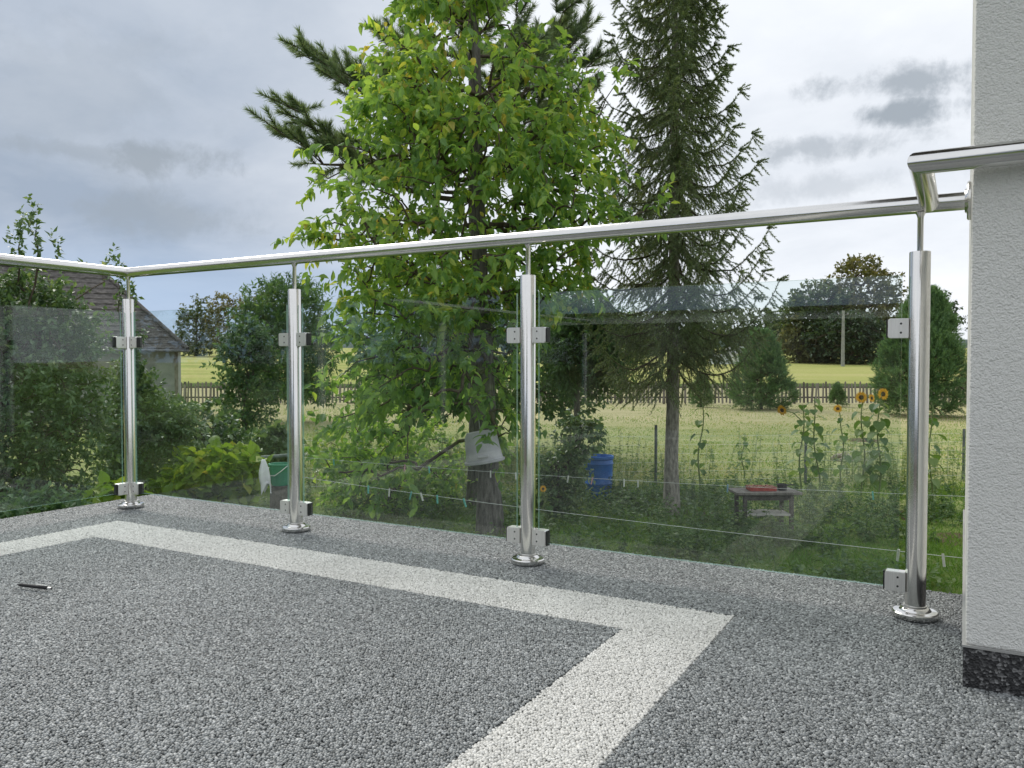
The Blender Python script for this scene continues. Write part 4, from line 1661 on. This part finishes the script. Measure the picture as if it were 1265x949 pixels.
sunflower('sunflower whose single orange head hangs out to one side on a leafy stalk', 988, 13.4, 500, [(966, 507, -.8, .6, -.25, .95)], 11, .17, lean=4)
sunflower('budding sunflower stalk growing close beside the one with the hanging head', 1012, 13.6, 492, [], 12, .18, lean=-8)
sunflower('sunflower with two golden heads facing the terrace beside the last post', 1066, 13.0, 500, [(1064, 491, -.2, 1, .1, 1.0), (1077, 492, .4, .9, .2, .72)], 12, .18)
sunflower('tall leafy sunflower with one round golden head close to the last post', 1086, 12.7, 496, [(1091, 487, .1, 1, .05, 1.0)], 13, .2)
sunflower('short sunflower with a small orange head behind the rubble heap', 1040, 14.5, 515, [(1035, 505, -.3, .8, .3, .8)], 8, .15)
sunflower('sunflower without flower beside the house wall', 1150, 11.8, 500, [], 11, .18)
sunflower('broad-leaved sunflower growing beside the blue barrel with a half-open head', 738, 14.2, 520, [(733, 543, -.2, 1, 0, .7)], 11, .2)
sunflower('thin sunflower stalk right of the spruce trunk', 862, 14.0, 503, [], 7, .15, lean=6)
sunflower('small sunflower sprout standing alone on the meadow', 918, 15.5, 540, [], 5, .14)
sunflower('low sunflower with one small orange flower at the third post', 673, 11.2, 610, [(671, 604, .2, 1, .2, .5)], 5, .12)

# ------------------------------------------------------------------ garden things
BLUE = mat_mottled('blue_plastic', (0.015, 0.11, 0.42), (0.025, 0.17, 0.58), 6, .4, bump=.1, dist=.004)
bd = 13.1
bp = gpt(739, 447 + (CAM_H - GZ) * FPX / bd)
barrel = tag(empty('barrel', bp), 'open blue plastic barrel among the garden plants', 'barrel')
prof = [(.19, 0), (.215, .03), (.225, .28), (.238, .3), (.228, .32), (.235, .6), (.248, .62), (.238, .64), (.232, .68), (.25, .70), (.25, .74), (.228, .742), (.215, .7), (.2, .06)]
lathe('drum', prof, BLUE, barrel, n=36)
lathe('rainwater', [(.001, .55), (.205, .551)], mat_mottled('dark_water', (0.01, 0.012, 0.012), (0.015, 0.017, 0.016), 5, .05, bump=0), barrel, n=30, cap=False)

# low wooden table with a red tray and a pot
tp = gpt(943, 655)
td = (tp - CAM) @ FH
tb = tag(empty('garden_table', tp, YAW + .04), 'low weathered wooden table with a shelf standing in the weeds', 'table')
sc_ = td / FPX
tw, th_, tdp = 80 * sc_, 50 * sc_, .48
for k in range(4):
    y_ = -tdp / 2 + k * tdp / 4
    box_obj('top_plank', (-tw / 2 + rng.uniform(-.01, .01), y_ + .004, th_ - .03, tw / 2 + rng.uniform(-.01, .01), y_ + tdp / 4 - .004, th_ + rng.uniform(-.002, .003)), WOOD_OLD, tb, bevel=.003)
for sx in (-1, 1):
    for sy in (-1, 1):
        x_, y_ = sx * tw * .36, sy * tdp * .36
        box_obj('leg', (x_ - .024, y_ - .024, -.05, x_ + .024, y_ + .024, th_ - .032), WOOD_DARK, tb, bevel=.003)
for sy in (-1, 1):
    box_obj('apron', (-tw * .36, sy * tdp * .36 - .012, th_ - .11, tw * .36, sy * tdp * .36 + .012, th_ - .034), WOOD_DARK, tb)
box_obj('shelf', (-tw * .335, -tdp * .42, th_ * .42, tw * .335, tdp * .3, th_ * .42 + .028), mat_mottled('pale_board', (0.36, 0.34, 0.31), (0.5, 0.47, 0.43), 8, .8, bump=.2, dist=.004), tb, bevel=.003)
tz = GZ + th_ + .004


def on_table(px_off, dy):
    c, s_ = math.cos(YAW + .04), math.sin(YAW + .04)
    x_ = px_off * sc_
    return (tp[0] + x_ * c - dy * s_, tp[1] + x_ * s_ + dy * c, tz)


RED = mat_mottled('faded_red_plastic', (0.28, 0.035, 0.03), (0.42, 0.07, 0.055), 14, .5, bump=0)
tr = tag(empty('plant_tray', on_table(-4, -.02), YAW), 'shallow red plastic tray full of small things on the wooden table', 'tray')
w_, d_ = .17, .1
box_obj('tray_bottom', (-w_, -d_, 0, w_, d_, .008), RED, tr)
for (x0, y0, x1, y1) in ((-w_ - .006, -d_ - .006, w_ + .006, -d_), (-w_ - .006, d_, w_ + .006, d_ + .006), (-w_ - .006, -d_, -w_, d_), (w_, -d_, w_ + .006, d_)):
    box_obj('tray_side', (x0, y0, 0, x1, y1, .052), RED, tr)
lump = mat_mottled('dried_husks', (0.3, 0.12, 0.08), (0.5, 0.3, 0.22), 30, .9)
for k in range(14):
    bm = bmesh.new()
    bmesh.ops.create_icosphere(bm, subdivisions=2, radius=rng.uniform(.022, .034))
    for v in bm.verts:
        v.co *= 1 + .15 * math.sin(v.co.x * 200 + v.co.y * 130 + k)
        v.co += Vector((-w_ + .035 + (k % 7) * .045, -.05 + (k // 7) * .1 + rng.uniform(-.02, .02), .034))
    m_ = bpy.data.meshes.new('husk')
    bm.to_mesh(m_)
    bm.free()
    link('husk', m_, lump, tr)
pot = tag(empty('cooking_pot', on_table(22, -.03), YAW), 'small blackened pot beside the red tray on the wooden table', 'pot')
lathe('pot_body', [(.05, 0), (.062, .012), (.066, .075), (.07, .08), (.066, .082), (.06, .02)], mat_mottled('black_enamel', (0.02, 0.02, 0.022), (0.045, 0.045, 0.048), 10, .35, bump=0), pot, n=24)
sweep('handle', [(.06, 0, .06), (.11, 0, .07), (.16, 0, .07)], .008, RUBBER, pot, n=8)

# grey tub upside down against the trunk
tubp = at(599, 571, WD - .36)
tub = tag(empty('plastic_tub', tubp), 'grey plastic tub hung upside down on the trunk of the broad leafy tree', 'tub')
GREYP = mat_mottled('grey_plastic', (0.42, 0.4, 0.45), (0.54, 0.52, 0.57), 7, .45, bump=.1, dist=.004)
tub.rotation_euler = (0, math.radians(-9), YAW)
tub.scale = (1, .75, 1)
lathe('tub_shell', [(.245, -.005), (.255, 0), (.255, .03), (.236, .036), (.225, .1), (.205, .33), (.17, .39), (.02, .4)], GREYP, tub, n=40)
box_obj('grip', (-.07, -.262, .075, .07, -.205, .105), GREYP, tub, bevel=.01)
sweep('hanging_wire', [(0, .1, .395), (0, .2, .5), (0, .38, .62)], .004, SATIN, tub, n=6)

# white bag over a stake and a green bucket
bgp = gpt(327, 447 + (CAM_H - GZ) * FPX / 7.0)
bag = tag(empty('stake_with_bag', bgp), 'thin stake topped by a white plastic bag near the second post', 'stake')
V, F = tubes([(0, 0, -.1)], [(0, 0, .8)], [.012], [.011], 8)
from_arrays('stake', V, F, mat_mottled('pale_teal_pipe', (0.2, 0.3, 0.3), (0.3, 0.4, 0.4), 8, .6, bump=0), bag, smooth=True)
bm = bmesh.new()
rings = []
zt = at(325, 567, 7.0)[2] - GZ
for k in range(12):
    t = k / 11
    r = .015 + .034 * math.sin(min(t * 1.25, 1) * math.pi * .62) * (1 if t > .02 else .4)
    rings.append([bm.verts.new((r * (1 + .22 * math.sin(5 * a_ + t * 3) + .1 * math.sin(11 * a_)) * math.cos(a_) + .03 * t, r * (1 + .22 * math.sin(4 * a_ + 1)) * math.sin(a_), zt - t * .25 - (.05 * math.sin(3 * a_) if t > .9 else 0))) for a_ in np.arange(20) * 2 * math.pi / 20])
for a_, b_ in zip(rings, rings[1:]):
    for j in range(20):
        bm.faces.new((a_[j], b_[j], b_[(j + 1) % 20], a_[(j + 1) % 20])).smooth = True
bm.faces.new(rings[0])
m_ = bpy.data.meshes.new('bag')
bm.to_mesh(m_)
bm.free()
link('bag', m_, mat_mottled('white_polythene', (0.6, 0.6, 0.62), (0.72, 0.72, 0.74), 12, .4, bump=.3, dist=.01), bag)
gbp = gpt(347, 447 + (CAM_H - GZ) * FPX / 7.4)
bk = tag(empty('bucket', gbp), 'green plastic bucket behind the second post', 'bucket')
GREENP = mat_mottled('green_plastic', (0.03, 0.22, 0.13), (0.06, 0.3, 0.19), 8, .45, bump=0)
s0 = at(346, 572, 7.4)[2] - GZ
lathe('pail', [(.07, s0 - .2), (.076, s0 - .19), (.095, s0 - .02), (.102, s0 - .015), (.102, s0), (.09, s0), (.07, s0 - .18)], GREENP, bk, n=28)
lathe('stool', [(.1, 0), (.09, s0 - .202)], WOOD_DARK, bk, n=10)
sweep('bail', [(-.1, 0, s0 - .015), (-.085, -.07, s0 - .06), (-.04, -.104, s0 - .1), (.04, -.104, s0 - .1), (.085, -.07, s0 - .06), (.1, 0, s0 - .015)], .004, SATIN, bk, n=6)


# ------------------------------------------------------------------ washing line
def gz(px, py, z):
    r = ray(px, py)
    return CAM + (z - CAM_H) / r[2] * r


LZ = -.49
A1, A2 = gz(352, 563, LZ), gz(258, 571, LZ)
B1, B2 = gz(1290, 617, LZ), gz(1290, 700, LZ)
wl = tag(empty('washing_line', [*((A1 + A2) / 2)[:2], GZ]), 'white washing lines strung between low steel poles over the lawn', 'washing line')
POLE = mat_mottled('painted_grey_pole', (0.1, 0.13, 0.13), (0.17, 0.2, 0.2), 9, .5, bump=.1, dist=.002)
CORD = mat_mottled('white_cord', (0.62, 0.64, 0.62), (0.74, 0.76, 0.74), 30, .6, bump=0)
for (a_, b_) in ((A1, A2), (B1, B2)):
    m0 = (a_ + b_) / 2
    e_ = (b_ - a_) * .06
    V, F = tubes([[m0[0], m0[1], GZ - .3], a_ - e_], [[m0[0], m0[1], LZ], b_ + e_], [.026, .022], [.026, .022], 12)
    adopt(from_arrays('pole', V, F, POLE, smooth=True), wl)
SAG = .05


def line_pt(a_, b_, t):
    return a_ + (b_ - a_) * t - np.array([0, 0, SAG * 4 * t * (1 - t)])


for (a_, b_) in ((A1, B1), (A2, B2)):
    t = np.linspace(0, 1, 25)
    Q = np.array([line_pt(a_, b_, k) for k in t])
    V, F = tubes(Q[:-1], Q[1:], np.full(24, .0016), np.full(24, .0016), 6)
    adopt(from_arrays('line', V, F, CORD, smooth=True), wl)


def px_of(p):
    dv = p - CAM
    return CX + FPX * (dv @ RT) / (dv @ FW)


def peg_mesh(name, mat):
    V, F = boxes([(-.006, -.005, -.062, -.0008, .005, .012), (.0008, -.005, -.062, .006, .005, .012), (-.0065, -.0055, -.018, .0065, .0055, -.012)])
    me_ = bpy.data.meshes.new(name)
    me_.from_pydata(V, [], F)
    me_.polygons.foreach_set('use_smooth', [False] * len(F))
    me_.materials.append(mat)
    return me_


PEGS = {'white': peg_mesh('clothes_peg', mat_mottled('white_peg', (0.6, 0.6, 0.56), (0.7, 0.7, 0.66), 9, .5, bump=0)),
        'teal': peg_mesh('clothes_peg', mat_mottled('teal_peg', (0.1, 0.42, 0.36), (0.15, 0.5, 0.43), 9, .5, bump=0)),
        'pink': peg_mesh('clothes_peg', mat_mottled('pink_peg', (0.5, 0.27, 0.27), (0.58, 0.33, 0.33), 9, .5, bump=0)),
        'blue': peg_mesh('clothes_peg', mat_mottled('blue_peg', (0.2, 0.35, 0.5), (0.25, 0.42, 0.58), 9, .5, bump=0))}


def put_peg(a_, b_, px, colr, which):
    lo, hi = 0.0, 1.0
    for _ in range(40):
        m0 = (lo + hi) / 2
        if px_of(line_pt(a_, b_, m0)) < px:
            lo = m0
        else:
            hi = m0
    q = line_pt(a_, b_, lo)
    o = bpy.data.objects.new('clothes_peg', PEGS[colr])
    col.objects.link(o)
    o.location = tuple(q)
    o.rotation_euler = (rng.normal() * .08, rng.normal() * .12, rng.uniform(-.5, .5))
    tag(o, f'{colr} clothes peg clipped to the {which} washing line', 'clothes peg', f'{colr} pegs on the {which} washing line')


for px, cl in ((412, 'teal'), (530, 'teal'), (500, 'pink'), (606, 'white'), (637, 'white'), (702, 'white'), (732, 'pink'), (771, 'white'), (788, 'white'), (899, 'blue'), (1078, 'teal')):
    put_peg(A1, B1, px, cl, 'far')
for px, cl in ((455, 'teal'), (481, 'white'), (508, 'teal'), (540, 'teal'), (573, 'teal'), (520, 'white'), (643, 'white'), (1110, 'white'), (1165, 'white')):
    put_peg(A2, B2, px, cl, 'near')


# ------------------------------------------------------------------ far things
def far_pole(px, ytop, d, label):
    b_ = gdist(d, px)
    root = tag(empty('utility_pole', b_), label, 'pole')
    t_ = at(px, ytop, d)
    V, F = tubes([b_ - [0, 0, .3]], [np.array([b_[0], b_[1], t_[2]])], [.24], [.16], 10)
    adopt(from_arrays('shaft', V, F, mat_mottled('pole_concrete', (0.24, 0.24, 0.23), (0.34, 0.33, 0.32), 2, .9), smooth=True), root)
    c_ = np.array([b_[0], b_[1], t_[2] - .5])
    V, F = tubes([c_ - RT * .7], [c_ + RT * .7], [.07], [.07], 6)
    adopt(from_arrays('crossarm', V, F, WOOD_DARK), root)
    for s_ in (-.6, 0, .6):
        V, F = tubes([c_ + RT * s_], [c_ + RT * s_ + [0, 0, .28]], [.06], [.03], 8)
        adopt(from_arrays('insulator', V, F, GREYP, smooth=True), root)


far_pole(1041, 384, 104, 'grey utility pole standing before the far dark trees')

sd_ = 112
sp = gdist(sd_, 911)
shed = tag(empty('shed', sp, YAW + .25), 'small white shed with pale grey roof at the far edge of the field', 'shed')
k_ = sd_ / FPX
w_, h_, dp_ = 26 * k_, 13 * k_, 2.2
WHITEW = mat_mottled('white_boards', (0.55, 0.55, 0.53), (0.68, 0.68, 0.66), 4, .8)
box_obj('wall', (-w_ / 2, -dp_ / 2, -.3, w_ / 2, dp_ / 2, h_), WHITEW, shed)
prism_part('roof', [(-w_ / 2 - .15, -dp_ / 2 - .2, h_ - .05), (w_ / 2 + .15, -dp_ / 2 - .2, h_ - .05), (w_ / 2 + .15, dp_ / 2 + .2, h_ - .05), (-w_ / 2 - .15, dp_ / 2 + .2, h_ - .05), (-w_ / 2 - .15, 0, h_ + .95), (w_ / 2 + .15, 0, h_ + .95)],
           [(0, 1, 5, 4), (2, 3, 4, 5), (1, 2, 5), (3, 0, 4), (3, 2, 1, 0)], mat_mottled('pale_sheet_roof', (0.33, 0.32, 0.31), (0.45, 0.44, 0.43), 3, .7), shed)
box_obj('door', (-.45, -dp_ / 2 - .04, -.2, .45, -dp_ / 2 - .005, h_ * .85), mat_mottled('grey_door', (0.3, 0.3, 0.3), (0.38, 0.38, 0.38), 4, .7), shed)
gp = gdist(sd_, 889)
gh = tag(empty('greenhouse', gp, YAW + .2), 'small arched whitish greenhouse beside the white shed', 'greenhouse')
V, F = [], []
for j, y_ in enumerate((-1.3, 1.3)):
    for i in range(13):
        a_ = math.pi * i / 12
        V.append((math.cos(a_) * 9 * k_, y_, -.2 + math.sin(a_) * 14 * k_))
for i in range(12):
    F.append((i, i + 1, i + 14, i + 13))
F.append(tuple(range(13))[::-1])
F.append(tuple(range(13, 26)))
prism_part('film_cover', V, F, mat_mottled('greenhouse_film', (0.5, 0.53, 0.54), (0.66, 0.68, 0.69), 2, .3), gh)
for y_ in (-1.33, 0, 1.33):
    q = [(math.cos(math.pi * i / 12) * 9.15 * k_, y_, -.2 + math.sin(math.pi * i / 12) * 14.15 * k_) for i in range(13)]
    V, F = tubes(q[:-1], q[1:], np.full(12, .03), np.full(12, .03), 5)
    from_arrays('hoop', V, F, GREYP, gh)

# unseen building and trees added behind the camera to shape the glass reflections
gar = tag(empty('added_garage', (-5.5, -17.0, GZ)), 'long brown-boarded flat-roofed building with a white fascia, added unseen for the glass reflections', 'added_garage')
gh_ = 2.0 - GZ
gw = mat_mottled('brown_garage_boards', (0.06, 0.045, 0.035), (0.1, 0.08, 0.06), 2, .9)  # dark boards chosen to weaken the haze reflected in the panes
box_obj('wall', (-6.2, -5, -.2, 6.0, 0, gh_ - .32), gw, gar)
box_obj('roof_fascia', (-6.5, -5.3, gh_ - .317, 6.3, .35, gh_ - .1), mat_mottled('white_fascia', (0.6, 0.62, 0.64), (0.7, 0.72, 0.74), 2, .6), gar)
box_obj('roof_edge', (-6.56, -5.36, gh_ - .098, 6.36, .41, gh_), WOOD_DARK, gar)
for x_ in (-4.6, -1.4, 1.8):
    box_obj('garage_door', (x_, .004, 0, x_ + 2.5, .05, 2.2), mat_mottled('brown_door', (0.1, 0.07, 0.05), (0.15, 0.11, 0.08), 3, .6), gar)
for (x_, y_, h_, lab) in ((-16, -20, 8.5, 'leafy tree at the end of the brown building, added for the glass reflections'), (-21, -16, 9, 'broad tree second from the brown building, added for the glass reflections'), (-25, -11, 9.5, 'broad tree third from the brown building, added for the glass reflections'),
                          (-29, -6, 10, 'broad tree fourth from the brown building, added for the glass reflections'), (-32, 0, 10, 'last tree of the row beyond the brown building, added for the glass reflections'), (3.5, -22, 10, 'tall tree rising behind the brown building, added for the glass reflections')):
    b_ = np.array([x_, y_, GZ])
    u = rand_dirs(420) * (rng.random(420) ** .35)[:, None]
    T = b_ + np.array([0, 0, h_ * .5]) + u * [3.4, 3.4, h_ * .48]
    T[:, 2] = np.maximum(T[:, 2], GZ + .3)
    deciduous('reflection_tree', lab, 'tree', b_, b_ + [0, 0, h_ * .7], T, .34, 12, .7, M_FAR_DARK, .2, .02, .2, .6, group='unseen trees added for the glass reflections')  # unseen trees put in to block the sky reflected in the panes


# ------------------------------------------------------------------ grass and weeds
M_GRASS = mat_leaf('grass_blade', [(0.0, (0.07, 0.16, 0.025)), (0.5, (0.14, 0.27, 0.045)), (0.8, (0.26, 0.33, 0.09)), (1.0, (0.46, 0.41, 0.21))], 0.35, rough=.5)
M_WEED = mat_leaf('weed_leaf', [(0.0, (0.045, 0.1, 0.03)), (0.6, (0.09, 0.17, 0.05)), (1.0, (0.18, 0.25, 0.09))], 0.35)


def scatter(n, d0, d1, dense=1.0, margin=.72):
    d = d0 + (d1 - d0) * rng.random(n) ** dense
    l = rng.uniform(-margin, margin, n) * (d + 1)
    P = FH[None] * d[:, None] + RT[None] * l[:, None]
    keep = ~((P[:, 1] < EY + .03) & (P[:, 0] > EX - .03))
    keep &= ~((P[:, 0] > 0) & (P[:, 1] < 3.45))
    P = P[keep]
    P[:, 2] = terr(P @ FH)
    return P


def blades(name, label, P, lmin, lmax, w, bias):
    n = len(P)
    D = norm(np.stack([rng.normal(size=n) * .75, rng.normal(size=n) * .75, np.ones(n)], 1))
    Nn = norm(np.stack([rng.normal(size=n), rng.normal(size=n), rng.uniform(0, .4, n)], 1))
    Ln = rng.uniform(lmin, lmax, n) * (1 + .5 * clump(P, 1.5, 4))
    tint = np.clip(rng.beta(2, 3, n) * .8 + bias + .22 * clump(P, .8, 1), 0, 1)
    o = leaf_mesh(name, P, D, Nn, np.maximum(Ln, lmin * .5), np.full(n, w), BLADE, M_GRASS, tint=tint)
    tag(o, label, 'grass', kind='stuff')


P = scatter(110000, 4.2, 14.5, 1.0)
blades('lawn_grass', 'short green lawn grass below the terrace', P, .05, .15, .009, 0.0)
P = scatter(90000, 13, 42, 1.2)
blades('meadow_grass', 'pale mown meadow grass out to the picket fence', P, .025, .075, .02, .36)
# weeds: rosettes and leafy stems in the beds
P = np.concatenate([scatter(2600, 7.5, 13.5), scatter(900, 6.0, 9.5)])
P = P[clump(P, .9, 6) > -.1]
n = len(P)
hgt = rng.uniform(.06, .34, n)
k = 12
Q = np.repeat(P, k, 0) + np.stack([rng.normal(size=n * k) * .06, rng.normal(size=n * k) * .06, np.repeat(hgt, k) * rng.random(n * k)], 1)
D = norm(np.stack([rng.normal(size=n * k), rng.normal(size=n * k), rng.normal(size=n * k) * .3 + .15], 1))
Nn = norm(np.array([0, 0, 1.0]) + rng.normal(size=(n * k, 3)) * .4)
Ln = np.repeat(rng.uniform(.04, .1, n), k) * rng.uniform(.7, 1.2, n * k)
tag(leaf_mesh('garden_weeds', Q, D, Nn, Ln, Ln * .55, LEAF5, M_WEED, tint=np.clip(np.repeat(rng.beta(2, 2, n), k) + rng.normal(size=n * k) * .12, 0, 1)),
    'leafy weeds and herbs overgrowing the garden beds', 'weeds', kind='stuff')
def tall_plants(name, label, spots, hmin, hmax, leaf, mat, k=26):
    """leafy stems: each spot (px, py on the ground, radius, count)"""
    B_ = []
    for (px, py, r, c) in spots:
        g0 = gpt(px, py)
        B_.append(g0[None] + np.stack([rng.normal(size=c) * r, rng.normal(size=c) * r, np.zeros(c)], 1))
    B_ = np.concatenate(B_)
    B_ = B_[(B_[:, 1] > EY + .2)]
    m = len(B_)
    hh = rng.uniform(hmin, hmax, m)
    tip = B_ + np.stack([rng.normal(size=m) * .09, rng.normal(size=m) * .09, hh], 1)
    V, F = tubes(B_, tip, np.full(m, .004), np.full(m, .002), 4)
    tt = rng.random((m, k)) ** .8
    Q = B_[:, None] + (tip - B_)[:, None] * tt[..., None]
    az = rng.uniform(0, 6.28, (m, k))
    D = np.stack([np.cos(az), np.sin(az), rng.uniform(-.4, .5, (m, k))], 2)
    Ln = leaf * rng.uniform(.6, 1.2, (m, k)) * (1.15 - .5 * tt)
    Nn = norm(np.array([0, 0, 1.0]) + rng.normal(size=(m, k, 3)) * .35)
    V2, F2 = leaf_arrays(Q.reshape(-1, 3), D.reshape(-1, 3), Nn.reshape(-1, 3), Ln.ravel(), Ln.ravel() * .5, LEAF5)
    t1 = np.full(len(V), .3)
    t2 = np.repeat(np.clip(np.repeat(rng.beta(2, 2, m), k) + rng.normal(size=m * k) * .12, 0, 1), len(LEAF5[0]))
    F = np.concatenate([F[:, [0, 1, 2]], F[:, [0, 2, 3]]])
    o = from_arrays(name, np.concatenate([V, V2]), np.concatenate([F, F2 + len(V)]), mat, tint=np.concatenate([t1, t2]))
    tag(o, label, 'weeds', kind='stuff')


tall_plants('nettle_patch', 'dense nettles and tall weeds round the table and along the lawn edge',
            [(900, 660, .45, 60), (860, 690, .5, 60), (960, 675, .4, 40), (1030, 640, .5, 60), (1080, 660, .4, 40), (1140, 640, .4, 50), (1160, 610, .5, 40), (760, 632, .5, 60),
             (700, 630, .5, 60), (800, 625, .5, 50), (880, 625, .5, 50), (1000, 615, .6, 50), (640, 640, .5, 40), (520, 620, .7, 60), (440, 615, .7, 60), (930, 620, .5, 40)], .12, .45, .085, M_WEED)
tall_plants('garden_herbs', 'tall pale flowering herbs among the sunflowers and below the leafy tree',
            [(690, 600, .6, 40), (720, 590, .6, 40), (560, 600, .8, 50), (480, 590, .8, 50), (1050, 590, .6, 50), (1100, 600, .5, 40), (1165, 590, .5, 40), (960, 590, .6, 20), (820, 600, .6, 24), (600, 585, .8, 40), (410, 585, .7, 40)], .4, .95, .09,
            mat_leaf('herb_leaf', [(0.0, (0.1, 0.17, 0.06)), (0.6, (0.18, 0.27, 0.1)), (1.0, (0.33, 0.36, 0.18))], 0.35))
# heap of rubble by the sunflowers
hp_ = gpt(1042, 572)
heap = tag(empty('rubble_heap', hp_), 'small heap of pale stones and clods between the sunflowers', 'stones')
rm = mat_mottled('pale_stone', (0.25, 0.2, 0.16), (0.45, 0.4, 0.35), 12, .95)
for k in range(26):
    bm = bmesh.new()
    bmesh.ops.create_icosphere(bm, subdivisions=1, radius=rng.uniform(.05, .1))
    r_ = abs(rng.normal()) * .16
    a_ = rng.uniform(0, 6.28)
    for v in bm.verts:
        v.co *= 1 + rng.uniform(-.2, .2)
        v.co.z *= .7
        v.co += Vector((r_ * math.cos(a_) * 1.6, r_ * math.sin(a_), .04 + max(0, .16 - r_ * .7)))
    m_ = bpy.data.meshes.new('stone')
    bm.to_mesh(m_)
    bm.free()
    link('stone', m_, rm, heap)
